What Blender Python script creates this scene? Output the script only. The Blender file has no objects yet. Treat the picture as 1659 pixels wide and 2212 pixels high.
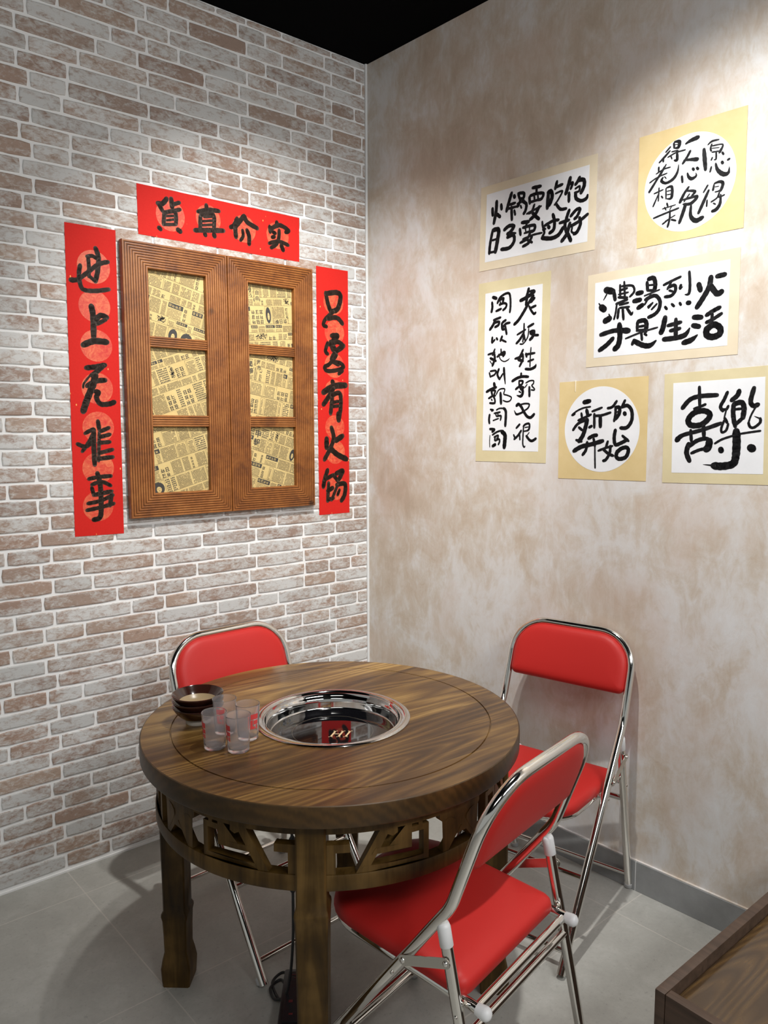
import bpy, bmesh, math, random
from mathutils import Vector, Matrix
PI = math.pi
random.seed(7)
C = bpy.context.scene.collection
SC = bpy.context.scene

# ------------------------------------------------------------------ camera, world, light, exposure
def make_camera():
    f, yaw, pit, rol = 1631.7, math.radians(50.46115), math.radians(-5.98027), math.radians(-0.12730)
    d = Vector((math.cos(pit)*math.cos(yaw), math.cos(pit)*math.sin(yaw), math.sin(pit)))
    r = Vector((math.sin(yaw), -math.cos(yaw), 0)); u = r.cross(d)
    r2 = math.cos(rol)*r + math.sin(rol)*u; u2 = -math.sin(rol)*r + math.cos(rol)*u
    cam = bpy.data.cameras.new('camera'); o = bpy.data.objects.new('camera', cam); C.objects.link(o)
    cam.sensor_fit = 'HORIZONTAL'; cam.sensor_width = 36.0; cam.lens = 36.0*f/1659.0
    cam.clip_start = 0.05
    m = Matrix((r2, u2, -d)).transposed().to_4x4(); m.translation = Vector((-2.04756, -2.58795, 1.4982))
    o.matrix_world = m; SC.camera = o
make_camera()
SC.view_settings.view_transform = 'Standard'; SC.view_settings.look = 'None'
SC.view_settings.gamma = 1.0; SC.view_settings.use_curve_mapping = False
SC.view_settings.exposure = 0.12
SC.cycles.max_bounces = 8; SC.cycles.transparent_max_bounces = 12
SC.cycles.sample_clamp_indirect = 6.0
SC.cycles.use_denoising = True

w = bpy.data.worlds.new('world'); SC.world = w; w.use_nodes = True
w.node_tree.nodes['Background'].inputs['Color'].default_value = (0.97, 1.0, 0.97, 1)
w.node_tree.nodes['Background'].inputs['Strength'].default_value = 0.30

def aim(o, loc, to):
    o.location = loc; o.rotation_euler = (Vector(to)-Vector(loc)).to_track_quat('-Z', 'Y').to_euler()
def spot(name, loc, to, watts, angle, blend, radius, col):
    l = bpy.data.lights.new(name, 'SPOT'); l.energy = watts; l.spot_size = math.radians(angle)
    l.spot_blend = blend; l.shadow_soft_size = radius; l.color = col
    o = bpy.data.objects.new(name, l); C.objects.link(o); aim(o, loc, to)
def area(name, loc, to, watts, sx, sy, col):
    l = bpy.data.lights.new(name, 'AREA'); l.energy = watts; l.shape = 'RECTANGLE'; l.size = sx; l.size_y = sy; l.color = col
    o = bpy.data.objects.new(name, l); C.objects.link(o); aim(o, loc, to)
spot('track_spot', (-0.84, -1.30, 2.90), (-0.45, -0.018, 1.36), 190, 78, 1.0, 0.025, (1.0, 0.985, 0.955))
spot('track_spot.001', (-0.80, -1.48, 2.90), (0.06, -1.78, 0.68), 142, 110, 1.0, 0.025, (1.0, 0.985, 0.955))
area('fill_light', (-0.9, -4.0, 2.95), (-0.8, -2.2, 0.6), 95, 1.8, 0.7, (0.98, 0.99, 1.0))  # added soft fill for walls and chrome, not a known fixture
area('fill_light.001', (-2.9, -3.0, 2.95), (-2.7, -2.6, 0.0), 12, 1.2, 0.5, (1.0, 0.99, 0.96))  # weak second fill, likewise added, stands for no real panel

# ------------------------------------------------------------------ frames of the two walls
TH = math.radians(3.74474)
E1 = Vector((math.sin(TH), -math.cos(TH), 0)); N1 = Vector((-math.cos(TH), -math.sin(TH), 0))
def BF(x, z, n): return Vector((x, -n, z))                 # brick wall: along x, up z, n out of the wall
def RF(s, z, n): return E1*s + N1*n + Vector((0, 0, z))     # plaster wall
def frame_matrix(F):
    o = F(0, 0, 0)
    return Matrix((F(1, 0, 0)-o, F(0, 1, 0)-o, F(0, 0, 1)-o)).transposed().to_4x4()
MB_, MR_ = frame_matrix(BF), frame_matrix(RF)

# ------------------------------------------------------------------ object helpers
def tag(o, label=None, cat=None, group=None, kind=None):
    if label: o['label'] = label
    if cat: o['category'] = cat
    if group: o['group'] = group
    if kind: o['kind'] = kind
    return o
def empty(name, label, cat, loc=(0, 0, 0), rz=0, group=None, mat4=None):
    o = bpy.data.objects.new(name, None); C.objects.link(o); o.empty_display_size = 0.1
    if mat4 is not None: o.matrix_world = mat4
    else: o.location = loc; o.rotation_euler = (0, 0, rz)
    return tag(o, label, cat, group)

class MBd:
    """collects shapes, then links them as ONE mesh object"""
    def __init__(s): s.v = []; s.f = []; s.m = []; s.col = []; s.flat = False
    def add(s, vs, fs, mi=0, col=None):
        k = len(s.v); s.v += [tuple(p) for p in vs]
        for f in fs: s.f.append([i+k for i in f]); s.m.append(mi); s.col.append(col)
        return s
    def box(s, lo, hi, bev=0.0, M=None, mi=0):
        bm = bmesh.new(); bmesh.ops.create_cube(bm, size=1)
        for v in bm.verts: v.co = Vector([(a+b)/2 + c*(b-a) for a, b, c in zip(lo, hi, v.co)])
        if bev > 0: bmesh.ops.bevel(bm, geom=bm.edges[:], offset=bev, segments=2, profile=0.6, affect='EDGES')
        s.bm(bm, M, mi); return s
    def bm(s, bm, M=None, mi=0):
        bm.verts.ensure_lookup_table(); bm.verts.index_update()
        s.add([(M @ v.co) if M else v.co for v in bm.verts], [[v.index for v in f.verts] for f in bm.faces], mi); bm.free()
    def tube(s, path, r, closed=False, seg=14, caps=True, mi=0):
        P = [Vector(p) for p in path]; n = len(P); rr = r if isinstance(r, (list, tuple)) else [r]*n
        T = []
        for i in range(n):
            if closed: t = P[(i+1) % n]-P[i-1]
            else: t = P[min(i+1, n-1)]-P[max(i-1, 0)]
            T.append(t.normalized())
        a = Vector((0, 0, 1)) if abs(T[0].z) < .9 else Vector((1, 0, 0))
        N = (a - T[0]*a.dot(T[0])).normalized(); vs = []
        for i in range(n):
            if i: N = (N - T[i]*N.dot(T[i])).normalized()
            B = T[i].cross(N)
            vs += [P[i] + (N*math.cos(2*PI*j/seg) + B*math.sin(2*PI*j/seg))*rr[i] for j in range(seg)]
        fs = []
        for i in range(n if closed else n-1):
            k = (i+1) % n
            for j in range(seg): fs.append([i*seg+j, i*seg+(j+1) % seg, k*seg+(j+1) % seg, k*seg+j])
        if caps and not closed: fs += [list(range(seg))[::-1], list(range((n-1)*seg, n*seg))]
        return s.add(vs, fs, mi)
    def lathe(s, prof, seg=64, mi=0, M=None, closed=False, a0=0, a1=2*PI):
        full = abs(a1-a0-2*PI) < 1e-6; n = len(prof); ns = seg if full else seg+1; vs = []; fs = []
        for i in range(ns):
            a = a0+(a1-a0)*i/seg
            for r, z in prof:
                p = Vector((r*math.cos(a), r*math.sin(a), z)); vs.append(M @ p if M else p)
        for i in range(seg):
            k = (i+1) % ns
            for j in range(n if closed else n-1):
                q = (j+1) % n
                fs.append([i*n+j, k*n+j, k*n+q, i*n+q])
        if closed and not full: fs += [list(range(n)), list(range((ns-1)*n, ns*n))[::-1]]
        return s.add(vs, fs, mi)
    def layers(s, rings, M=None, mi=0, cap0=True, cap1=True):
        """loft closed outlines of equal length"""
        n = len(rings[0]); vs = []; fs = []
        for r in rings: vs += [(M @ Vector(p)) if M else Vector(p) for p in r]
        for i in range(len(rings)-1):
            for j in range(n):
                fs.append([i*n+j, i*n+(j+1) % n, (i+1)*n+(j+1) % n, (i+1)*n+j])
        if cap0: fs.append(list(range(n))[::-1])
        if cap1: fs.append(list(range((len(rings)-1)*n, len(rings)*n)))
        return s.add(vs, fs, mi)
    def xf(s, M): s.v = [tuple(M @ Vector(p)) for p in s.v]; return s
    def build(s, name, mats, parent=None, smooth=None, mat4=None, label=None):
        me = bpy.data.meshes.new(name); me.from_pydata(s.v, [], s.f)
        if len(mats if isinstance(mats, (list, tuple)) else [mats]) and not s.flat:
            bm = bmesh.new(); bm.from_mesh(me); bmesh.ops.recalc_face_normals(bm, faces=bm.faces[:]); bm.to_mesh(me); bm.free()
        if not isinstance(mats, (list, tuple)): mats = [mats]
        for m in mats: me.materials.append(m)
        if len(mats) > 1: me.polygons.foreach_set('material_index', s.m)
        if any(c is not None for c in s.col):
            at = me.attributes.new('tone', 'FLOAT_COLOR', 'FACE')
            for i, c in enumerate(s.col): at.data[i].color = c if c else (0, 0, 0, 1)
        if smooth is not None:
            me.polygons.foreach_set('use_smooth', [True]*len(me.polygons))
            me.set_sharp_from_angle(angle=math.radians(smooth))
        me.update()
        o = bpy.data.objects.new(name, me); C.objects.link(o)
        if parent is not None: o.parent = parent
        if mat4 is not None: o.matrix_world = mat4
        if label: o['label'] = label
        return o
def fillet(pts, rads, n=7):
    """polyline with rounded inner corners"""
    P = [Vector(p) for p in pts]; out = [P[0]]
    for i in range(1, len(P)-1):
        r = rads[i-1]; a = (P[i-1]-P[i]).normalized(); b = (P[i+1]-P[i]).normalized()
        ang = a.angle(b)
        if r <= 0 or ang > PI-0.01: out.append(P[i]); continue
        d = min(r/math.tan(ang/2), (P[i-1]-P[i]).length*.49, (P[i+1]-P[i]).length*.49); r = d*math.tan(ang/2)
        cen = P[i] + (a+b).normalized()*(r/math.sin(ang/2)); u = (P[i]+a*d-cen); v = (P[i]+b*d-cen)
        tot = u.angle(v); ax = u.cross(v).normalized()
        for k in range(n+1): out.append(cen + Matrix.Rotation(tot*k/n, 3, ax) @ u)
    out.append(P[-1]); return out
def copy_tree(o, parent=None):
    c = o.copy(); C.objects.link(c)
    if parent is not None: c.parent = parent; c.matrix_parent_inverse = o.matrix_parent_inverse
    for ch in list(o.children): copy_tree(ch, c)
    return c

# ------------------------------------------------------------------ materials
class NT:
    def __init__(s, name):
        s.m = bpy.data.materials.new(name); s.m.use_nodes = True; s.t = s.m.node_tree; s.N = s.t.nodes; s.L = s.t.links
        s.b = s.N['Principled BSDF']
    def n(s, typ, **kw):
        x = s.N.new(typ)
        for k, v in kw.items():
            if k.startswith('i_'):
                key = k[2:]; key = int(key) if key.isdigit() else key.replace('_', ' ')
                if hasattr(v, 'is_linked') or hasattr(v, 'links'): s.L.new(v, x.inputs[key])
                else: x.inputs[key].default_value = v
            else: setattr(x, k, v)
        return x
    def math(s, op, a, b=None, c=None, clamp=False):
        x = s.N.new('ShaderNodeMath'); x.operation = op; x.use_clamp = clamp
        for i, v in enumerate((a, b, c)):
            if v is None: continue
            if isinstance(v, (int, float)): x.inputs[i].default_value = v
            else: s.L.new(v, x.inputs[i])
        return x.outputs[0]
    def coord(s, which='Object'): return s.N.new('ShaderNodeTexCoord').outputs[which]
    def mapping(s, vec, scale=(1, 1, 1), rot=(0, 0, 0), loc=(0, 0, 0)):
        x = s.n('ShaderNodeMapping'); s.L.new(vec, x.inputs[0]); x.inputs['Scale'].default_value = scale
        x.inputs['Rotation'].default_value = rot; x.inputs['Location'].default_value = loc; return x.outputs[0]
    def noise(s, vec, scale, detail=4, rough=.55, dist=0.0):
        x = s.n('ShaderNodeTexNoise'); s.L.new(vec, x.inputs['Vector']); x.inputs['Scale'].default_value = scale
        x.inputs['Detail'].default_value = detail; x.inputs['Roughness'].default_value = rough; x.inputs['Distortion'].default_value = dist
        return x.outputs['Fac']
    def ramp(s, fac, stops):
        x = s.n('ShaderNodeValToRGB'); s.L.new(fac, x.inputs[0]); e = x.color_ramp.elements
        while len(e) < len(stops): e.new(0.5)
        for el, (p, c) in zip(e, stops):
            el.position = p; el.color = (c, c, c, 1) if isinstance(c, (int, float)) else (*c, 1)
        return x.outputs[0]
    def mix(s, fac, a, b, blend='MIX'):
        x = s.n('ShaderNodeMix'); x.data_type = 'RGBA'; x.blend_type = blend
        for k, v in ((0, fac), (6, a), (7, b)):
            if isinstance(v, (int, float)): x.inputs[k].default_value = v
            elif isinstance(v, tuple): x.inputs[k].default_value = (*v, 1)
            else: s.L.new(v, x.inputs[k])
        return x.outputs[2]
    def base(s, c):
        if isinstance(c, tuple): s.b.inputs['Base Color'].default_value = (*c, 1)
        else: s.L.new(c, s.b.inputs['Base Color'])
        return s
    def set(s, **kw):
        for k, v in kw.items():
            i = s.b.inputs[k.replace('_', ' ')]
            if isinstance(v, (int, float, tuple)): i.default_value = v
            else: s.L.new(v, i)
        return s
    def bump(s, h, strength=.3, dist=.002):
        x = s.n('ShaderNodeBump'); s.L.new(h, x.inputs['Height']); x.inputs['Strength'].default_value = strength
        x.inputs['Distance'].default_value = dist; s.L.new(x.outputs[0], s.b.inputs['Normal']); return s
def plain(name, col, rough=.5, metal=0.0, **kw):
    t = NT(name); t.base(col).set(Roughness=rough, Metallic=metal, **kw); return t.m
# brick slips: tone attribute = (kind of brick, seed, seed)
def mat_brick():
    t = NT('whitewashed_brick'); at = t.n('ShaderNodeAttribute', attribute_name='tone'); sep = t.n('ShaderNodeSeparateColor', i_0=at.outputs['Color'])
    kind, s1, s2 = sep.outputs[0], sep.outputs[1], sep.outputs[2]
    off = t.n('ShaderNodeCombineXYZ', i_0=t.math('MULTIPLY', s1, 37.0), i_1=t.math('MULTIPLY', s2, 53.0), i_2=t.math('MULTIPLY', s1, 91.0))
    add = t.n('ShaderNodeVectorMath', operation='ADD'); t.L.new(t.coord(), add.inputs[0]); t.L.new(off.outputs[0], add.inputs[1])
    v = add.outputs[0]; st = t.mapping(v, (1, 1, 1.9))
    blot = t.noise(st, 9, 4, .6); fine = t.noise(st, 46, 6, .72, .6); grit = t.noise(t.mapping(v, (1, 1, 2.6)), 150, 3, .7)
    tan = t.mix(s2, (.39, .290, .225), (.345, .232, .175)); tan = t.mix(t.math('MULTIPLY', s1, .5), tan, (.22, .165, .14))
    white = t.mix(s1, (.60, .592, .575), (.50, .498, .485))
    # how much of the pale wash covers this brick
    cover = t.math('ADD', t.math('MULTIPLY', t.math('SUBTRACT', blot, .5), 3.0), t.math('MULTIPLY', t.math('SUBTRACT', fine, .5), 3.6))
    cover = t.math('ADD', cover, t.math('SUBTRACT', 1.12, t.math('MULTIPLY', kind, 1.12)), clamp=True)
    c = t.mix(cover, tan, white)
    dark = t.ramp(fine, [(.30, .55), (.44, 1.0)])
    c = t.mix(t.math('MULTIPLY', t.math('ADD', kind, .25), .55), c, t.mix(1.0, c, dark, 'MULTIPLY'))
    c = t.mix(t.ramp(grit, [(.62, 0.0), (.74, .35)]), c, (.56, .54, .52))
    t.base(c).set(Roughness=.62); t.bump(t.math('ADD', fine, t.math('MULTIPLY', grit, .4)), .35, .003); return t.m
def mat_plaster():
    t = NT('brushed_plaster'); v = t.coord(); st = t.mapping(v, (1, 1, .62))
    big = t.noise(st, 1.7, 5, .62, .4); mid = t.noise(t.mapping(v, (1, 1, .8), loc=(3, 7, 1)), 6.5, 6, .68, .5)
    fine = t.noise(t.mapping(v, (1, 1, .45), loc=(9, 2, 4)), 34, 5, .7, .8)
    f = t.math('ADD', t.math('MULTIPLY', big, .45), t.math('ADD', t.math('MULTIPLY', mid, .42), t.math('MULTIPLY', fine, .18)))
    c = t.ramp(f, [(.40, (.46, .37, .285)), (.47, (.53, .445, .36)), (.52, (.58, .52, .455)), (.57, (.64, .61, .58)), (.64, (.68, .675, .67))])
    pink = t.noise(t.mapping(v, loc=(5, 5, 5)), 3.1, 4, .6)
    c = t.mix(t.ramp(pink, [(.48, 0.0), (.64, .40)]), c, (.58, .46, .38))
    streak = t.noise(t.mapping(v, (1, 1, .10), loc=(1, 8, 3)), 22, 5, .72, .3)
    c = t.mix(t.ramp(streak, [(.55, 0.0), (.72, .28)]), c, (.70, .68, .65))
    t.base(c).set(Roughness=.55); t.bump(t.math('ADD', fine, mid), .22, .003); return t.m
def mat_floor():
    t = NT('grey_stone_tile'); v = t.coord(); sp = t.n('ShaderNodeSeparateXYZ', i_0=v)
    u = t.math('ADD', sp.outputs[0], t.math('MULTIPLY', sp.outputs[1], .045))
    def joint(c, off, per):
        a = t.math('ADD', t.math('DIVIDE', t.math('SUBTRACT', c, off), per), 40.5)
        return t.math('MULTIPLY', t.math('ABSOLUTE', t.math('SUBTRACT', t.math('FRACT', a), .5)), per)
    j = t.math('MINIMUM', joint(u, -.1300, 1.197), joint(sp.outputs[1], -1.331, .583))
    jm = t.math('SUBTRACT', 1.0, t.math('DIVIDE', j, .0028), clamp=True)
    a = t.noise(v, 2.6, 5, .6); b = t.noise(v, 14, 6, .7, .5); s = t.noise(v, 90, 3, .7)
    f = t.math('ADD', t.math('MULTIPLY', a, .5), t.math('ADD', t.math('MULTIPLY', b, .35), t.math('MULTIPLY', s, .15)))
    c = t.ramp(f, [(.36, (.31, .305, .28)), (.50, (.365, .36, .33)), (.62, (.43, .425, .395))])
    c = t.mix(t.ramp(s, [(.30, .5), (.38, 0.0)]), c, (.22, .22, .205))
    c = t.mix(t.math('MULTIPLY', jm, .75), c, (.54, .51, .46))
    t.base(c).set(Roughness=t.math('ADD', .34, t.math('MULTIPLY', b, .18))); t.bump(t.math('SUBTRACT', b, jm), .10, .002); return t.m
def mat_tile_base():
    t = NT('grey_skirting_tile'); v = t.coord(); b = t.noise(v, 20, 5, .65)
    t.base(t.ramp(b, [(.3, (.235, .24, .24)), (.7, (.29, .295, .295))])).set(Roughness=.45); return t.m
def mat_red_leather():
    t = NT('red_leatherette'); v = t.coord(); b = t.noise(v, 420, 2, .6)
    t.base((.43, .017, .014)).set(Roughness=.48, Specular_IOR_Level=.28); t.bump(b, .10, .0006); return t.m
def mat_reeded():
    t = NT('reeded_brown_wood'); v = t.coord(); n1 = t.noise(t.mapping(v, (3, 3, 3)), 3.2, 5, .6, .4); n2 = t.noise(v, 60, 4, .7)
    f = t.math('ADD', t.math('MULTIPLY', n1, .7), t.math('MULTIPLY', n2, .3))
    c = t.ramp(f, [(.34, (.14, .042, .009)), (.50, (.255, .084, .015)), (.66, (.35, .132, .030))])
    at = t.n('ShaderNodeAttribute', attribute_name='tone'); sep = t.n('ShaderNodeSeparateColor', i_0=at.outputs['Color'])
    c = t.mix(t.math('MULTIPLY', sep.outputs[0], .80), c, (.040, .012, .004))     # darker brown in the grooves
    vo = t.n('ShaderNodeTexVoronoi', i_Scale=5.5); t.L.new(t.mapping(v, (1, 1, 1), loc=(.3, .1, .7)), vo.inputs['Vector'])
    c = t.mix(t.ramp(vo.outputs['Distance'], [(.05, .85), (.10, 0.0)]), c, (.035, .012, .004))  # knots
    t.base(c).set(Roughness=.42); return t.m
def wood_core(t, v, cols, plank=.118, rings=1.0):
    sp = t.n('ShaderNodeSeparateXYZ', i_0=v); pl = t.math('FLOOR', t.math('DIVIDE', sp.outputs[1], plank))
    rnd = t.n('ShaderNodeTexWhiteNoise', noise_dimensions='1D'); t.L.new(pl, rnd.inputs['W']); r = rnd.outputs['Value']
    off = t.n('ShaderNodeCombineXYZ', i_0=t.math('MULTIPLY', r, 11.0), i_1=t.math('MULTIPLY', r, 5.0), i_2=t.math('MULTIPLY', r, 17.0))
    add = t.n('ShaderNodeVectorMath', operation='ADD'); t.L.new(v, add.inputs[0]); t.L.new(off.outputs[0], add.inputs[1]); q = add.outputs[0]
    cath = t.noise(t.mapping(q, (.62, 4.8, 4.8)), 1.0, 2, .35, .15)
    band = t.math('FRACT', t.math('MULTIPLY', cath, 21.0*rings)); band = t.math('ABSOLUTE', t.math('SUBTRACT', band, .5))
    fibre = t.noise(t.mapping(q, (5, 150, 150)), 1.0, 4, .7); tone = t.noise(t.mapping(q, (1.6, 6, 6), loc=(4, 1, 2)), 1.0, 3, .5)
    f = t.math('ADD', t.math('MULTIPLY', band, .44), t.math('ADD', t.math('MULTIPLY', fibre, .42), t.math('MULTIPLY', t.math('SUBTRACT', tone, .5), .95)))
    f = t.math('ADD', f, t.math('MULTIPLY', t.math('SUBTRACT', r, .5), .14))
    c = t.ramp(f, cols)
    edge = t.math('ABSOLUTE', t.math('SUBTRACT', t.math('FRACT', t.math('DIVIDE', sp.outputs[1], plank)), .5))
    c = t.mix(t.ramp(edge, [(.488, 0.0), (.499, .6)]), c, (.02, .01, .004))
    return c, f
def mat_table_top():
    t = NT('varnished_pine'); v = t.mapping(t.coord(), rot=(0, 0, math.radians(4)), loc=(0, .03, 0))
    c, f = wood_core(t, v, [(.06, (.040, .017, .004)), (.24, (.088, .041, .010)), (.40, (.175, .094, .024)), (.62, (.36, .220, .068))])
    vo = t.n('ShaderNodeTexVoronoi', i_Scale=3.4); t.L.new(t.mapping(v, (.8, 1.3, .1), loc=(.22, .63, .0)), vo.inputs['Vector'])
    c = t.mix(t.ramp(vo.outputs['Distance'], [(.035, .9), (.075, 0.0)]), c, (.075, .018, .007))
    t.base(c).set(Roughness=.34, Specular_IOR_Level=.40, Coat_Weight=.12, Coat_Roughness=.14); t.bump(f, .06, .001); return t.m
def mat_endgrain():
    t = NT('varnished_end_grain'); v = t.coord(); wv = t.n('ShaderNodeTexWave', wave_type='RINGS', rings_direction='SPHERICAL', i_Scale=22.0, i_Distortion=3.0, i_Detail=3.0, i_Detail_Scale=1.4)
    t.L.new(t.mapping(v, (3.2, 3.2, 1.0), loc=(.3, .2, .05)), wv.inputs['Vector']); n = t.noise(v, 5, 4, .6)
    f = t.math('ADD', t.math('MULTIPLY', wv.outputs['Fac'], .10), t.math('MULTIPLY', n, .90))
    t.base(t.ramp(f, [(.24, (.018, .010, .003)), (.5, (.042, .023, .007)), (.76, (.100, .050, .014))])).set(Roughness=.38, Specular_IOR_Level=.35); return t.m
def mat_leg_wood():
    t = NT('stained_leg_wood'); v = t.coord(); f1 = t.noise(t.mapping(v, (26, 26, 2.2)), 1.0, 4, .6, .5); f2 = t.noise(v, 6, 4, .6)
    f = t.math('ADD', t.math('MULTIPLY', f1, .5), t.math('MULTIPLY', f2, .5))
    c = t.ramp(f, [(.34, (.016, .008, .0015)), (.48, (.054, .028, .005)), (.66, (.145, .082, .022))])
    t.base(c).set(Roughness=.45, Specular_IOR_Level=.25); return t.m
def mat_crate():
    t = NT('dark_walnut_stain'); v = t.mapping(t.coord(), rot=(0, 0, PI/2)); f = t.noise(t.mapping(v, (3, 60, 60)), 1.0, 4, .65, .3); g = t.noise(v, 5, 3, .5)
    f = t.math('ADD', t.math('MULTIPLY', f, .6), t.math('MULTIPLY', g, .4))
    t.base(t.ramp(f, [(.35, (.030, .016, .009)), (.65, (.082, .048, .030))])).set(Roughness=.45); return t.m
def mat_crate_panel():
    t = NT('glossy_pine_panel'); v = t.mapping(t.coord(), rot=(0, 0, math.radians(2)))
    c, f = wood_core(t, v, [(.10, (.040, .020, .006)), (.34, (.085, .045, .013)), (.66, (.19, .11, .035))], plank=.30, rings=1.6)
    t.base(c).set(Roughness=.22, Coat_Weight=.6, Coat_Roughness=.08); t.bump(f, .10, .001); return t.m
def mat_red_paper():
    t = NT('gold_flecked_red_paper'); v = t.coord(); n = t.noise(v, 160, 3, .6)
    vo = t.n('ShaderNodeTexVoronoi', i_Scale=34.0); t.L.new(t.mapping(v, (1, .55, 1), rot=(0, 0, .5)), vo.inputs['Vector'])
    c = t.mix(n, (.52, .013, .010), (.60, .022, .015))
    c = t.mix(t.ramp(vo.outputs['Distance'], [(.05, 1.0), (.075, 0.0)]), c, (.85, .42, .12))
    t.base(c).set(Roughness=.7, Specular_IOR_Level=.15); return t.m
def mat_motif():
    t = NT('orange_dragon_disc_print'); v = t.coord(); n = t.noise(v, 42, 5, .72, 2.2); m = t.noise(v, 12, 3, .6, 1.0)
    f = t.math('ADD', t.math('MULTIPLY', n, .65), t.math('MULTIPLY', m, .35))
    t.base(t.ramp(f, [(.36, (.54, .018, .011)), (.47, (.60, .060, .024)), (.60, (.68, .145, .055))])).set(Roughness=.55); return t.m
def mat_paper(name, a, b, rough=.75):
    t = NT(name); v = t.coord(); n = t.noise(v, 9, 5, .6); t.base(t.mix(t.ramp(n, [(.35, 0.0), (.65, 1.0)]), a, b)).set(Roughness=rough); return t.m
def mat_chrome():
    t = NT('polished_chrome'); v = t.coord(); n = t.noise(v, 30, 3, .6)
    t.base((.80, .78, .74)).set(Metallic=1.0, Roughness=t.math('ADD', .06, t.math('MULTIPLY', n, .07))); return t.m
M = dict(brick=mat_brick(), grout=plain('white_grout', (.80, .795, .785), .8), plaster=mat_plaster(), floor=mat_floor(), skirting=mat_tile_base(),
    ceiling=plain('black_ceiling_paint', (.0016, .0019, .0024), .9, 0.0, Specular_IOR_Level=.05), caulk=plain('white_caulk', (.68, .68, .67), .6),
    red=mat_red_leather(), chrome=mat_chrome(), plastic=plain('white_plastic_cap', (.72, .72, .72), .4), grey_cap=plain('grey_rubber_foot', (.42, .42, .42), .5),
    steel=plain('pressed_steel_plate', (.62, .60, .55), .22, 1.0), reeded=mat_reeded(), top=mat_table_top(), edge=mat_endgrain(), leg=mat_leg_wood(),
    mirror=plain('mirror_steel', (.62, .61, .60), .06, 1.0), glass_black=plain('black_ceramic_glass', (.004, .004, .005), .03, 0.0, Specular_IOR_Level=.8),
    gold=plain('gold_print', (.70, .50, .28), .4), crate=mat_crate(), panel=mat_crate_panel(), brass=plain('brass', (.75, .60, .30), .3, 1.0),
    redpaper=mat_red_paper(), motif=mat_motif(), ink=plain('black_ink', (.012, .012, .015), .55), ink_brown=plain('brown_black_ink', (.042, .022, .012), .6),
    white=mat_paper('white_rice_paper', (.70, .71, .73), (.76, .77, .79)),
    gold_mat=mat_paper('gold_card', (.60, .46, .22), (.66, .52, .27)), cream_mat=mat_paper('cream_card', (.63, .54, .39), (.68, .59, .44)), olive_mat=mat_paper('olive_cream_card', (.58, .50, .30), (.64, .56, .35)),
    news=mat_paper('yellowed_newsprint', (.54, .40, .16), (.62, .47, .20)), newsink=plain('newsprint_ink', (.035, .033, .030), .7), newsgrey=plain('faded_newsprint_ink', (.17, .13, .065), .7),
    cord=plain('black_rubber', (.010, .010, .011), .45), blackbox=plain('black_plastic', (.008, .008, .009), .3), ledred=plain('red_panel_print', (.10, .008, .010), .4),
    glaze=plain('dark_brown_glaze', (.030, .009, .006), .12, 0.0, Coat_Weight=.5, Coat_Roughness=.05), clay=plain('bare_stoneware', (.40, .36, .30), .7), tan_glaze=plain('tan_glaze', (.34, .25, .14), .3),
    redprint=plain('red_print', (.62, .05, .05), .5))
def mat_tumbler():
    t = NT('frosted_plastic'); t.base((1.0, .965, .975)).set(Roughness=.13, Transmission_Weight=.93, IOR=1.18); return t.m
M['tumbler'] = mat_tumbler()

# ------------------------------------------------------------------ the setting
H = 3.012
SWAP = Matrix(((1, 0, 0, 0), (0, 0, 1, 0), (0, 1, 0, 0), (0, 0, 0, 1)))
RS_ = MR_ @ SWAP                                            # (along, out, up) of the plaster wall
def structure(o): return tag(o, kind='structure')
b = MBd(); b.box((-6.0, -7.0, -.06), (.62, .12, 0)); structure(b.build('floor', M['floor']))
b = MBd(); b.box((-6.0, -7.0, H), (.62, .12, H+.08)); structure(b.build('ceiling', M['ceiling']))
# left wall: grout bed with every brick slip standing proud of it
b = MBd(); b.add([(-4.6, .004, 0), (0.012, .004, 0), (0.012, .004, H), (-4.6, .004, H), (-4.6, .12, 0), (0.012, .12, 0), (0.012, .12, H), (-4.6, .12, H)],
    [[0, 1, 2, 3], [4, 7, 6, 5], [0, 3, 7, 4], [1, 5, 6, 2], [3, 2, 6, 7], [0, 4, 5, 1]], 0)
def brick(x0, x1, z0, z1, col):
    j = lambda: random.uniform(-.0009, .0009); n = 5; e = .0032; pts = []
    for k in range(n): pts.append((x0+(x1-x0)*k/n, z0))
    for k in range(2): pts.append((x1, z0+(z1-z0)*k/2))
    for k in range(n): pts.append((x1-(x1-x0)*k/n, z1))
    for k in range(2): pts.append((x0, z1-(z1-z0)*k/2))
    cx, cz = (x0+x1)/2, (z0+z1)/2; hx, hz = (x1-x0)/2, (z1-z0)/2
    out, mid, inn = [], [], []
    for i, (x, z) in enumerate(pts):
        cor = i in (0, n, n+2, 2*n+2)
        x += j(); z += j(); k = .0022 if cor else 0
        x -= k*math.copysign(1, x-cx); z -= k*math.copysign(1, z-cz)
        out.append((x, .005, z)); mid.append((x, .0015, z))
        inn.append((cx+(x-cx)*(1-e/hx), 0.0, cz+(z-cz)*(1-e/hz)))
    m = len(pts); fs = []
    for a in (0, 1):
        for i in range(m): fs.append([a*m+i, a*m+(i+1) % m, (a+1)*m+(i+1) % m, (a+1)*m+i])
    fs.append([2*m+i for i in range(m)]); b.add(out+mid+inn, fs, 1, col)
pitch = .05306; g = .0037
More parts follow.
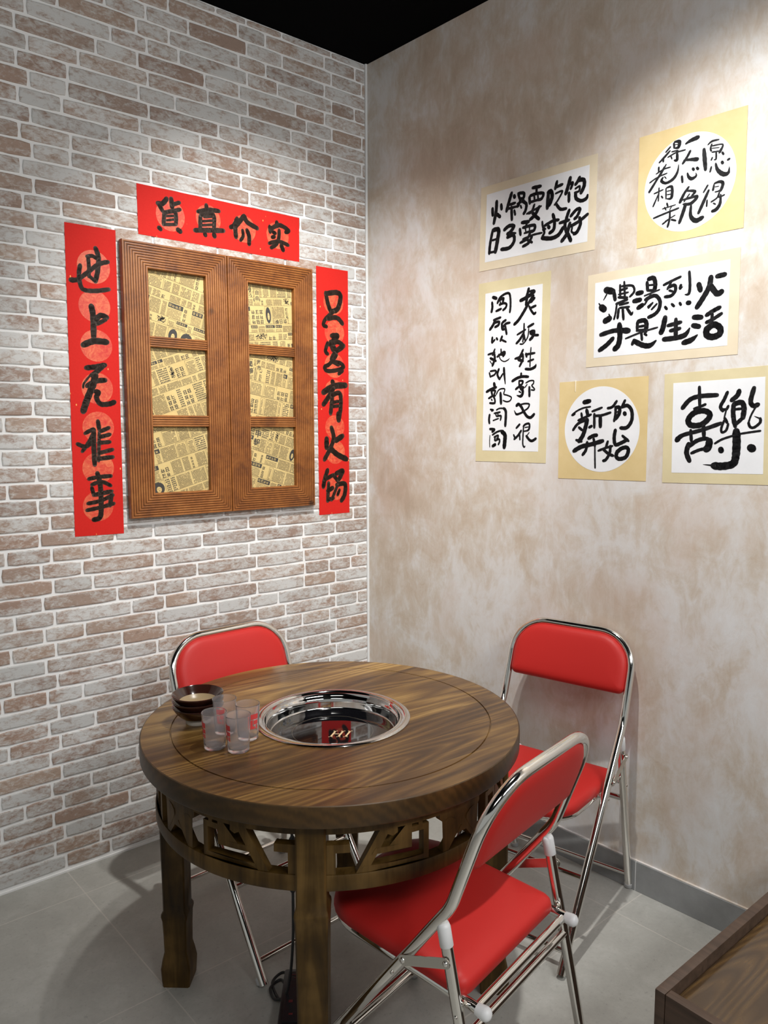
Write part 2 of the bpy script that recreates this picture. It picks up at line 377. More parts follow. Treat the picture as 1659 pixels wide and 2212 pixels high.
for row in range(-20, 37):
    z0 = 1.0744+pitch*row; z1 = min(z0+pitch, H)
    if z1-z0 < .012: continue
    shift = .034 if row % 2 == 0 else 0.0
    joints = []
    for k in range(-9, 4):
        xs = -.978+shift+.383*k; joints.append(xs); joints.append(xs+.383*random.choice([.30, .34, .40, .58, .64, .68]))
    joints = [x for x in joints if -4.3 < x < -.012] + [-.0035]
    for x0, x1 in zip(joints, joints[1:]):
        if x1-x0 < .015: continue
        kind = random.choices([random.uniform(.30, .55), random.uniform(.55, .85), random.uniform(.9, 1.18)], [.42, .38, .20])[0]
        brick(x0+g, x1-g, z0+g, z1-g, (kind/1.2, random.random(), random.random(), 1))
structure(b.build('wall_left', [M['grout'], M['brick']]))
b = MBd(); b.box((-.012, -.10, 0), (5.0, 0, H)); b.xf(RS_); structure(b.build('wall_right', M['plaster']))
b = MBd()
s0 = .012
for s1 in (.71, 1.31, 1.91, 2.51, 3.11, 3.71, 4.31, 5.0):
    b.box((s0, -.001, 0), (s1-.0022, .010, .1005), .0012); s0 = s1
b.box((.012, -.001, .0005), (4.99, .0090, .0995), 0, None, 1)
b.xf(RS_); structure(b.build('baseboard_right', [M['skirting'], M['grout']]))
b = MBd(); b.box((0.0, -.001, .1005), (5.0, .0075, .1035), .0008); b.xf(RS_); structure(b.build('trim_1', M['plaster']))
b = MBd(); b.tube([(-.004, -.0005, 0), (-.004, -.0005, H)], .0062, seg=10); structure(b.build('trim_2', M['caulk'], smooth=60))
b = MBd(); b.box((-4.3, -.004, 0), (-.006, .003, .0075), .001); structure(b.build('trim_3', M['grout']))
# ------------------------------------------------------------------ round hotpot table
TC = (-.926, -1.014); TZ = .754; TR = .487
table = empty('hotpot_table', 'round dark pine table on four carved legs with a sunken steel cooker', 'table', (TC[0], TC[1], 0), math.radians(3.0))
def smooth_arc(r0, z0, r1, z1, cx, cz, rad, a0, a1, n=4): return [(cx+rad*math.cos(a0+(a1-a0)*i/n), cz+rad*math.sin(a0+(a1-a0)*i/n)) for i in range(n+1)]
top_prof = [(.186, TZ-.048), (.186, TZ), (.4105, TZ), (.4115, TZ-.003), (.4135, TZ-.003), (.4145, TZ), (.4835, TZ)]
side_prof = [(.4835, TZ), (.4860, TZ-.0010), (TR, TZ-.0035), (TR, TZ-.0445), (.4855, TZ-.0472), (.483, TZ-.048), (.186, TZ-.048)]
b = MBd(); b.lathe(top_prof, 160, 0); b.lathe(side_prof, 160, 1)
o = b.build('tabletop', [M['top'], M['edge']], table, 35)
o.rotation_euler.z = math.radians(-3.0)
b = MBd(); b.lathe([(.452, .676), (.452, .706), (.425, .706), (.425, .676)], 128, closed=True); b.build('upper_apron_ring', M['leg'], table, 35)
b = MBd(); b.lathe([(.452, .552), (.4535, .555), (.4535, .584), (.452, .587), (.424, .587), (.424, .552)], 128, closed=True); b.build('lower_apron_ring', M['leg'], table, 35)
def leg_mesh():
    b = MBd()
    P = [(0, .036, 0, .003), (.02, .0375, 0, .003), (.050, .0375, 0, .005), (.078, .0345, 0, .003), (.098, .0325, 0, 0), (.15, .0333, 0, 0), (.188, .0350, 0, 0), (.200, .0360, 0, .002),
         (.208, .0355, 0, .002), (.217, .0325, 0, 0), (.30, .0328, 0, 0), (.45, .0342, 0, 0), (.488, .0352, 0, .001), (.500, .0362, 0, .003), (.508, .0355, 0, .003), (.517, .0322, 0, 0), (.56, .0320, 0, 0), (.7065, .0320, 0, 0)]
    rings = []
    for z, hw, sh, ex in P:
        c = .004; x, y = hw, hw*.94+ex
        rings.append([(px, py, z) for px, py in ((-x+c, -y), (x-c, -y), (x, -y+c), (x, y-c), (x-c, y), (-x+c, y), (-x, y-c), (-x, -y+c))])
    b.layers(rings); return b
me = None
for k in range(4):
    a = math.radians(45.5+90*k); M4 = Matrix.Rotation(a-PI/2, 4, 'Z'); p = Vector((.4305*math.cos(a), .4305*math.sin(a), 0))
    b = leg_mesh(); o = b.build('leg', M['leg'], table, 40); o.location = p; o.rotation_euler.z = a-PI/2
def arc_prism(b, poly, R0, R1, a0):
    pts = []
    for (s0, z0), (s1, z1) in zip(poly, poly[1:]+poly[:1]):
        n = max(1, int(abs(s1-s0)/.012))
        for i in range(n): pts.append((s0+(s1-s0)*i/n, z0+(z1-z0)*i/n))
    m = len(pts); vs = [(R*math.cos(a0+s/R0), R*math.sin(a0+s/R0), z) for R in (R0, R1) for s, z in pts]
    bm = bmesh.new(); V = [bm.verts.new(v) for v in vs]
    F = [bm.faces.new(V[:m]), bm.faces.new(V[m:][::-1])]
    for i in range(m): bm.faces.new([V[i], V[m+i], V[m+(i+1) % m], V[(i+1) % m]])
    bmesh.ops.triangulate(bm, faces=F, ngon_method='EAR_CLIP'); b.bm(bm)
zl, zu, LEN = .5875, .6765, .640
def rect(a, c, z0, z1): return [(a, z0), (c, z0), (c, z1), (a, z1)]
half = [rect(-.004, .046, .634, .652), rect(-.004, .016, zl, .634), [(.058, zl), (.082, zl), (.134, zu), (.110, zu)],
    [(.092, .624), (.182, .624), (.182, zu), (.168, zu), (.168, .637), (.100, .637)], rect(.182, .224, .656, .669), rect(.211, .224, .601, .656), [(.066, zl+.0005), (.224, zl+.0005), (.224, .601), (.075, .601)],
    [(.126, .664), (.138, .658), (.149, .664), (.149, zu), (.126, zu)], [(.198, .669), (.208, .669), (.208, zu), (.198, zu)]]
mot = [(0, zu), (.066, zu), (.066, .666), (.060, .658), (.050, .657), (.044, .662), (.030, .658), (.018, .650), (.016, .640), (.031, .616), (.057, zl), (.041, zl), (.016, .616), (0, .632)]
for k in range(4):
    a0 = math.radians(45.5+90*k)+.0350/.452
    b = MBd()
    for poly in half:
        arc_prism(b, poly, .4505, .431, a0); arc_prism(b, [(LEN-s, z) for s, z in poly][::-1], .4505, .431, a0)
    arc_prism(b, [(LEN/2+s, z) for s, z in mot]+[(LEN/2-s, z) for s, z in mot[::-1][1:-1]], .4505, .431, a0)
    b.build('fretwork_panel', M['leg'], table, 30)
b = MBd(); b.lathe([(.204, TZ+.0002), (.2045, TZ+.002), (.203, TZ+.0036), (.196, TZ+.0052), (.187, TZ+.0050), (.1845, TZ+.002), (.1825, TZ-.001), (.1800, TZ+.001), (.1775, TZ+.0005), (.1755, TZ-.005), (.1735, TZ-.009), (.171, TZ-.0105), (.1695, TZ-.014), (.1675, TZ-.024), (.1658, TZ-.036), (.1650, TZ-.0388), (.1632, TZ-.0400), (.1650, TZ-.0415), (.186, TZ-.0425)], 128)
b.build('steel_cooker_well', M['mirror'], table, 50)
b = MBd(); b.lathe([(0, TZ-.0402), (.1640, TZ-.0402), (.1640, TZ-.0475), (0, TZ-.0475)], 96); glass = b.build('cooktop_glass', M['glass_black'], table, 40)
b = MBd(); b.lathe([(.1065, TZ-.0400), (.1071, TZ-.0400)], 96); b.build('grey_cook_zone_ring', plain('grey_glass_print', (.16, .14, .11), .4), glass)
def gold_letters():
    b = MBd()
    H_ = [((0, 0), (.30, .07)), ((0, .93), (.30, 1)), ((.08, 0), (.22, 1)), ((.55, 0), (.85, .07)), ((.55, .93), (.85, 1)), ((.63, 0), (.77, 1)), ((.2, .46), (.65, .54)), ((1.05, 0), (1.37, .07)), ((1.05, .93), (1.37, 1)), ((1.14, 0), (1.28, 1))]
    for (x0, y0), (x1, y1) in H_: b.add([(x0+y0*.32, y0, 0), (x1+y0*.32, y0, 0), (x1+y1*.32, y1, 0), (x0+y1*.32, y1, 0)], [[0, 1, 2, 3]])
    return b
b = gold_letters(); R_ = math.radians(-39.5)
b.xf(Matrix.Translation((-.0325, -.0255, TZ-.0399)) @ Matrix.Rotation(R_, 4, 'Z') @ Matrix.Diagonal((.0365, .0415, 1, 1)))
b.xf(Matrix.Rotation(math.radians(-3), 4, 'Z')); b.build('gold_letters', M['gold'], glass)

# ------------------------------------------------------------------ red folding chairs
W, XB, ZB, XK, ZK, XF, XC, ZC, XR, P1, P2, RC = .209, -.2184, .8546, -.1246, .5939, .298, -.1088, .5572, -.2262, .4447, .4875, .115
def front_at(z): k = z/ZK; return XF+(XK-XF)*k
def rear_at(z): k = z/ZC; return XR+(XC-XR)*k
def rrect(x0, x1, w, rf, rb, ins=0.0, n=6):
    """outline in the x-y plane: x1 end has corner radius rf, x0 end rb"""
    x0 += ins; x1 -= ins; w -= ins; rf = max(rf-ins, .004); rb = max(rb-ins, .004); P = []
    for cx, cy, r, a in ((x1-rf, w-rf, rf, 0), (x0+rb, w-rb, rb, 90), (x0+rb, -w+rb, rb, 180), (x1-rf, -w+rf, rf, 270)):
        for k in range(n+1): t = math.radians(a+90*k/n); P.append((cx+r*math.cos(t), cy+r*math.sin(t)))
    return P
def folding_chair(name, label, x, y, rz):
    t = empty(name, label, 'chair', (x, y, 0), rz, 'red folding chairs around the hotpot table')
    ch = M['chrome']; r = .0122
    path = fillet([(XF+.008, W, .010), (XK, W, ZK), (XB, W, ZB), (XB, -W, ZB), (XK, -W, ZK), (XF+.008, -W, .010)], [.16, RC, RC, .16], 10)
    b = MBd(); b.tube(path, r, seg=18); b.build('front_leg_and_back_tube', ch, t, 60)
    for s in (1, -1):
        b = MBd(); d = Vector((XF-XK, 0, -ZK)).normalized(); p = Vector((front_at(.011), s*W, .011))
        b.tube([p-d*.012, p-d*.010, p+d*.004, p+d*.0085], [.0122, .0138, .0138, .009], seg=16); b.build('foot_cap', M['grey_cap'], t, 50)
        b = MBd(); q0 = Vector((rear_at(.008), s*W, .008)); q1 = Vector((XC, s*W, ZC-.012)); b.tube([q0, q1], r, seg=18); rl = b.build('rear_leg', ch, t, 60)
        u = (q1-q0).normalized(); b = MBd(); b.tube([q1-u*.034, q1-u*.033, q1+u*.004, q1+u*.010, q1+u*.0125], [.0126, .0136, .0136, .0118, .007], seg=18); b.build('tube_cap', M['plastic'], rl, 50)
        b = MBd(); b.tube([q0+u*.010, q0+u*.009, q0-u*.0035, q0-u*.0075], [.0122, .0138, .0138, .010], seg=16); b.build('foot_cap', M['grey_cap'], rl, 50)
        # link plate between the two legs, with its bolts
        a = Vector((front_at(P1), s*(W+.0135), P1)); c = Vector((rear_at(P2), s*(W+.0135), P2)); e = (c-a).normalized(); nrm = Vector((0, s, 0)); pv = e.cross(nrm).normalized(); hw = .0105; ring = []
        for k in range(9): an = -PI/2-PI*k/8; ring.append(a+e*math.cos(an)*hw+pv*math.sin(an)*hw)
        for k in range(9): an = PI/2-PI*k/8; ring.append(c+e*math.cos(an)*hw+pv*math.sin(an)*hw)
        b = MBd(); b.layers([[tuple(p) for p in ring], [tuple(p+nrm*.0022) for p in ring]]); lp = b.build('link_plate', M['steel'], t)
        for q in (a, c):
            b = MBd(); b.tube([q-nrm*.010, q+nrm*.0035, q+nrm*.0052, q+nrm*.0066], [.0058, .0058, .0046, .0018], seg=12); b.build('bolt', ch, lp, 40)
        b = MBd(); q = Vector((front_at(.402), s*(W+.010), .402)); b.tube([q, q+nrm*.004, q+nrm*.0052], [.0042, .0040, .0015], seg=10); b.build('rivet', ch, t, 40)
        b = MBd(); q = Vector((rear_at(.385), s*(W+.010), .385)); b.tube([q, q+nrm*.004, q+nrm*.0052], [.0042, .0040, .0015], seg=10); b.build('rivet', ch, rl, 40)
    # seat rail: a U under the cushion, its ends run out behind with white caps
    zr, zf, wr = .392, .416, .1825
    path = fillet([(-.186, wr, zr), (.252, wr-.004, zf), (.252, -wr+.004, zf), (-.186, -wr, zr)], [.10, .10], 10)
    b = MBd(); b.tube(path, .0110, seg=16); sr = b.build('seat_rail', ch, t, 60)
    for s in (1, -1):
        b = MBd(); q = Vector((-.186, s*wr, zr)); b.tube([q+Vector((.016, 0, .001)), q, q-Vector((.008, 0, 0)), q-Vector((.013, 0, 0)), q-Vector((.0150, 0, 0))], [.0116, .0142, .0132, .0082, .002], seg=16); b.build('end_cap', M['plastic'], sr, 50)
        b = MBd(); b.tube([(rear_at(zr)+.004, s*(wr+.006), zr+.001), (rear_at(zr)+.004, s*(W-.008), zr+.001)], .0052, seg=10); b.build('pivot_pin', ch, sr, 40)
        b = MBd(); b.tube([(front_at(.404), s*(wr+.006), .404), (front_at(.404), s*(W-.008), .404)], .0052, seg=10); b.build('pivot_pin', ch, sr, 40)
    bars = [(front_at(.050), .050, .0080, W), (front_at(.212), .212, .0075, W), (rear_at(.052), .052, .0075, W), (rear_at(.335), .335, .0095, W), (-.166, zr-.001, .0095, wr)]
    for bx, bz, br, bw in bars:
        b = MBd(); b.tube([(bx, bw-.004, bz), (bx, -bw+.004, bz)], br, seg=14); b.build('crossbar', ch, t, 60)
    # padded seat
    def slab(prof, out, Mx):
        b = MBd(); rings = []
        for ins, z in prof: rings.append([(px, py, z) for px, py in out(ins)])
        b.layers(rings, Mx); return b
    tilt = Matrix.Translation((0, 0, .4035)) @ Matrix.Rotation(-math.atan2(zf-zr, .40), 4, 'Y')
    sp = [(.012, .0), (.004, .001), (0.0, .006), (0.0, .018), (.003, .027), (.010, .034), (.022, .0385), (.045, .0415), (.080, .043), (.13, .0435)]
    b = slab(sp, lambda i: rrect(-.142, .268, .190, .105, .030, i), tilt); b.build('seat', M['red'], t, 40)
    L = math.hypot(XK-XB, ZB-ZK); ax = Vector((XB-XK, 0, ZB-ZK)).normalized(); fw = Vector((ax.z, 0, -ax.x))
    Mx = Matrix((ax, Vector((0, 1, 0)), -fw)).transposed().to_4x4(); Mx.translation = Vector((XK, 0, ZK))
    bp = [(.030, -.0200), (.018, -.0188), (.008, -.0150), (.002, -.0085), (0, -.003), (0, .003), (.002, .0075), (.008, .0118), (.018, .0150), (.030, .0165), (.060, .0178)]
    bp = [(.062, -.0212)] + bp
    b = slab(bp, lambda i: rrect(.085, L-.009, W-.0105, .104, .022, i), Mx); b.build('backrest', M['red'], t, 40)
    return t
folding_chair('folding_chair', 'red folding chair nearest the viewer, seen from behind, seat under the table', -.9019, -1.4611, 1.7487)
folding_chair('folding_chair.001', 'red folding chair standing against the plaster wall above the grey skirting', -.1895, -1.1288, 3.3686)
folding_chair('folding_chair.002', 'red folding chair behind the table by the brick wall, mostly hidden by the tabletop', -.8917, -.5977, -1.5312)

# ------------------------------------------------------------------ window frame filled with old newspaper
WX0, WX1, WZ0, WZ1, WM = -1.0670, -.3000, 1.2037, 2.1452, -.6778
T0 = .030
win = empty('wooden_window_frame', 'brown grooved double window frame on the brick wall with newspaper in its openings', 'window frame', mat4=MB_ @ Matrix.Translation((WX0, WZ0, 0)))
def reeded(b, a0, a1, w0, w1, axis, mit0, mit1, depth0=0.004, depth1=T0, pitchr=.0088):
    """a moulded board: runs a0..a1 along axis, spans w0..w1 across; mit0/mit1 (k at w0, k at w1) shift the ends along"""
    w = w1-w0; n = max(3, round(abs(w)/pitchr)); prof = [(0, depth0, 0), (0, depth1-.003, 0)]
    for i in range(n):
        u0, u1 = w*i/n, w*(i+1)/n; q = (u1-u0)
        if i: prof.append((u0+q*.06, depth1-.0026, 1))
        prof += [(u0+q*.20, depth1-.0004, 0), (u0+q*.5, depth1, 0), (u0+q*.80, depth1-.0004, 0)]
        if i < n-1: prof.append((u1-q*.06, depth1-.0026, 1))
    prof += [(w, depth1-.003, 0), (w, depth0, 0)]
    vs = []
    for e in (0, 1):
        for u, d, _ in prof:
            k = u/w; al = (a0+mit0[0]+(mit0[1]-mit0[0])*k) if e == 0 else (a1+mit1[0]+(mit1[1]-mit1[0])*k)
            vs.append((w0+u, al, d) if axis == 'v' else (al, w0+u, d))
    m = len(prof)
    for i in range(m):
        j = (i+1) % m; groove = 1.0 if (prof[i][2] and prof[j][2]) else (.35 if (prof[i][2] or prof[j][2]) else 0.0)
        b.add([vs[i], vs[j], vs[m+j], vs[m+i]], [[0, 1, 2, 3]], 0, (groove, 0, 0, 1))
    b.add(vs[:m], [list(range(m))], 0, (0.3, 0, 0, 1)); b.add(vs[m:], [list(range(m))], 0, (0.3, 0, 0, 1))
WW, WH = WX1-WX0, WZ1-WZ0
leaves = [(0.0, WM-WX0-.0012, -.9783-WX0, -.7648-WX0), (WM-WX0+.0012, WW, -.5918-WX0, -.3890-WX0)]
openz = (1.2885-WZ0, 2.0590-WZ0); muls = [(1.5215-WZ0, 1.5620-WZ0), (1.7963-WZ0, 1.8335-WZ0)]
for (x0, x1, ox0, ox1) in leaves:
    zb, zt = openz
    for w0, w1, flip in ((x0, ox0, 0), (ox1, x1, 1)):
        b = MBd(); e = .0004
        # the mitre runs from the outer corner to the opening's corner
        m0 = (zb, 0) if flip else (0, zb); m1 = (zt-WH, 0) if flip else (0, zt-WH)
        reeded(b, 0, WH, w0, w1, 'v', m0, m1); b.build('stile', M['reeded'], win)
    for w0, w1, top in ((0, zb, 0), (zt, WH, 1)):
        b = MBd()
        if not top: reeded(b, x0, x1, w0, w1, 'h', (0, ox0-x0), (0, ox1-x1))
        else: reeded(b, x0, x1, w0, w1, 'h', (ox0-x0, 0), (ox1-x1, 0))
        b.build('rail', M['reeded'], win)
    for (m0, m1) in muls:
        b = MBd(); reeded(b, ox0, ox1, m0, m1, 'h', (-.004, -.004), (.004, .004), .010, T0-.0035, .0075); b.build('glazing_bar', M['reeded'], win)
b = MBd(); b.box((.006, .006, .0012), (WW-.006, WH-.006, .0055)); b.build('backing_board', M['reeded'], win)
# newspaper: print is laid out per opening as columns of small characters, rules, headings and pictures
def print_sheet(seed, w, h, rot, heads):
    """returns (dark, grey) builders of flat print clipped to a w x h opening"""
    rnd = random.Random(seed); D, G, Pl = MBd(), MBd(), MBd(); D.flat = G.flat = Pl.flat = True; ca, sa = math.cos(rot), math.sin(rot)
    def put(b, x0, y0, x1, y1, n=.0009):
        q = [(w/2+ca*x-sa*y, h/2+sa*x+ca*y) for x, y in ((x0, y0), (x1, y0), (x1, y1), (x0, y1))]
        cx = sum(p[0] for p in q)/4; cy = sum(p[1] for p in q)/4
        for ax, lo, hi in ((0, 0, w), (1, 0, h)):          # clip to the opening
            for lim, keep in ((lo, lambda v, l: v >= l), (hi, lambda v, l: v <= l)):
                r = []
                for i in range(len(q)):
                    a, c = q[i-1], q[i]
                    ia, ic = keep(a[ax], lim), keep(c[ax], lim)
                    if ia != ic:
                        k = (lim-a[ax])/(c[ax]-a[ax]); r.append(tuple(a[m]+(c[m]-a[m])*k for m in (0, 1)))
                    if ic: r.append(c)
                q = r
                if len(q) < 3: return
        b.add([(p[0], p[1], n) for p in q], [list(range(len(q)))])
    R = .20; y = -R
    def cellgrid(b, x0, y0, x1, y1, cw, chh, gap, fill=.72, n=.0009):
        yy = y0
        while yy+chh <= y1:
            xx = x0
            while xx+cw <= x1:
                if rnd.random() < .93:
                    s = rnd.random(); put(b, xx, yy, xx+cw*fill*(.7+.3*s), yy+chh*fill, n)
                xx += cw
            yy += chh*gap
    def glyph(b, x, y, s, n=.0010):
        """blocky unreadable-size headline character: a few crossing bars"""
        t = s*.12
        for k in range(rnd.choice((2, 3, 3))): yy = y+s*(.08+.36*k+rnd.uniform(-.05, .05)); put(b, x+s*rnd.uniform(0, .15), yy, x+s*rnd.uniform(.8, .98), yy+t, n)
        for k in range(rnd.choice((1, 2, 2))): xx = x+s*(.12+.52*k*rnd.uniform(.7, 1)+rnd.uniform(0, .1)); put(b, xx, y+s*rnd.uniform(0, .2), xx+t, y+s*rnd.uniform(.8, .98), n)
    while y < R:
        rh = rnd.choice((.030, .042, .055, .070)); x = -R
        put(D, -R, y-.0016, R, y-.0010)
        while x < R:
            cw = rnd.choice((.022, .032, .045, .060)); k = rnd.random(); x1 = x+cw-.004; y1 = y+rh-.005
            if k < .40: cellgrid(G, x, y, x1, y1, .0028, .0028, 1.16, .8)
            elif k < .50: cellgrid(D, x, y, x1, y1, .0036, .0036, 1.2, .7)
            elif k < .60:                                                    # reversed block heading with pale characters
                hh = min(rh*.36, .016); put(D, x, y1-hh, x1, y1); cellgrid(G, x, y, x1, y1-hh-.002, .0030, .0030, 1.2)
                s = hh*.66; xx = x+.002
                while xx+s < x1-.001: glyph(Pl, xx, y1-hh*.84, s, .0012); xx += s*1.15
            elif k < .76:
                s = min(cw*.42, rh*.5, .016); yy = y
                while yy+s < y1: 
                    xx = x
                    while xx+s < x1: glyph(D, xx, yy, s); xx += s*1.12
                    yy += s*1.15
            elif k < .84:
                put(D, x, y, x1, y+.0007); put(D, x, y1-.0007, x1, y1); put(D, x, y, x+.0007, y1); put(D, x1-.0007, y, x1, y1)
                cellgrid(G, x+.003, y+.003, x1-.003, y1-.003, .0042, .0042, 1.25, .8)
            elif k < .92 and rh > .040 and cw > .030:                        # portrait photo: dark hair round a pale face
                cx, cy = (x+x1)/2, (y+y1)/2; a, e = (x1-x)*.40, (y1-y)*.46
                put(D, x, y, x1, y+.0006); put(D, x, y1-.0006, x1, y1); put(D, x, y, x+.0006, y1); put(D, x1-.0006, y, x1, y1)
                for i in range(16):
                    t0, t1 = -1+i/8, -1+(i+1)/8; q = math.sqrt(max(0, 1-((t0+t1)/2)**2))
                    put(D, cx-a*q, cy+e*t0, cx+a*q, cy+e*t1); put(Pl, cx-a*.36*q, cy+e*(.46*t0-.16), cx+a*.46*q, cy+e*(.46*t1-.16), .0012)
                for fx, fy, fw, fh in ((-.20, -.04, .17, .06), (.12, -.04, .17, .06), (-.02, -.22, .10, .04), (-.08, -.38, .24, .06)): put(D, cx+a*fx, cy+e*fy, cx+a*(fx+fw), cy+e*(fy+fh), .0015)
            elif k < .92:                                                    # half-tone drawing
                cx, cy = (x+x1)/2, (y+y1)/2
                for i in range(int(cw*rh*110000)):
                    px = rnd.gauss(cx, cw*.25); py = rnd.gauss(cy, rh*.27)
                    if x < px < x1 and y < py < y1: s = rnd.uniform(.0008, .0030); put(D, px, py, min(px+s, x1), min(py+s*rnd.uniform(.4, 1.8), y1))
            else: cellgrid(D, x, y, x1, y1, .0056, .0056, 1.3, .75)
            x += cw
        y += rh
    return D, G, Pl
def cjk(text, size, rot, at, vertical, parent, mat, off):
    """headline set in real characters"""
    b = MBd(); b.flat = True
    for i, chh in enumerate(text):
        cu = bpy.data.curves.new('head', 'FONT'); cu.body = chh; cu.size = size; cu.offset = size*.018; cu.fill_mode = 'FRONT'; cu.resolution_u = 2
        ob = bpy.data.objects.new('head', cu); C.objects.link(ob); bpy.context.view_layer.update()
        me = bpy.data.meshes.new_from_object(ob.evaluated_get(bpy.context.evaluated_depsgraph_get()))
        ox, oy = (0, -i*size*1.12) if vertical else (i*size*1.05, 0); ca, sa = math.cos(rot), math.sin(rot)
        b.add([(at[0]+ca*(v.co.x+ox)-sa*(v.co.y+oy), at[1]+sa*(v.co.x+ox)+ca*(v.co.y+oy), off) for v in me.vertices], [list(p.vertices) for p in me.polygons])
        bpy.data.objects.remove(ob); bpy.data.curves.remove(cu); bpy.data.meshes.remove(me)
    return b
HEADS = {(0, 0): [], (0, 1): [], (0, 2): [], (1, 0): [('申報', .030, -.22, (.030, .206), True)], (1, 1): [('聞摘', .024, .10, (.006, .195), True), ('海市', .020, .10, (.045, .205), True)], (1, 2): [('京日報', .018, PI+.15, (.185, .115), False), ('自由', .018, 0.05, (.044, .195), True)]}
zones = [(openz[0], muls[0][0]), (muls[0][1], muls[1][0]), (muls[1][1], openz[1])]
ROT = {(0, 0): .28, (0, 1): .34, (0, 2): -.24, (1, 0): -.30, (1, 1): -.18, (1, 2): .10}
for c, (x0, x1, ox0, ox1) in enumerate(leaves):
    for r, (za, zb) in enumerate(zones):
        pw, ph = ox1-ox0+.012, zb-za+.012; px, pz = ox0-.006, za-.006
        b = MBd(); b.box((0, 0, -.0004), (pw, ph, .0004)); pane = b.build('newspaper_sheet', M['news'], win); pane.location = (px, pz, .0095)
        D, G, Pl = print_sheet(11+c*5+r*3, pw, ph, ROT[(c, r)], None)
        blank = [(at[0]-.004, at[1]-size*(len(tx)*1.14-.85) if vert else at[1]-size*.3, at[0]+size*1.1 if vert else at[0]+.01, at[1]+size) for tx, size, ro, at, vert in HEADS[(c, r)]]
        D.build('newsprint', M['newsink'], pane); G.build('fine_newsprint', M['newsgrey'], pane); Pl.build('pale_headline', M['news'], pane)
        for tx, size, ro, at, vert in HEADS[(c, r)]:
            bl = MBd(); bl.flat = True; ca, sa = math.cos(ro), math.sin(ro); n = len(tx)
            xa, xb, ya, yb = (-.002, size*1.02, -size*(1.12*n-1)-.004, size*.95) if vert else (-.003, size*1.06*n, -size*.22, size*.95)
            bl.add([(at[0]+ca*x-sa*y, at[1]+sa*x+ca*y, .0013) for x, y in ((xa, ya), (xb, ya), (xb, yb), (xa, yb))], [[0, 1, 2, 3]]); bl.build('headline_strip', M['news'], pane)
            cjk(tx, size, ro, at, vert, pane, None, .0016).build('headline', M['newsink'], pane)

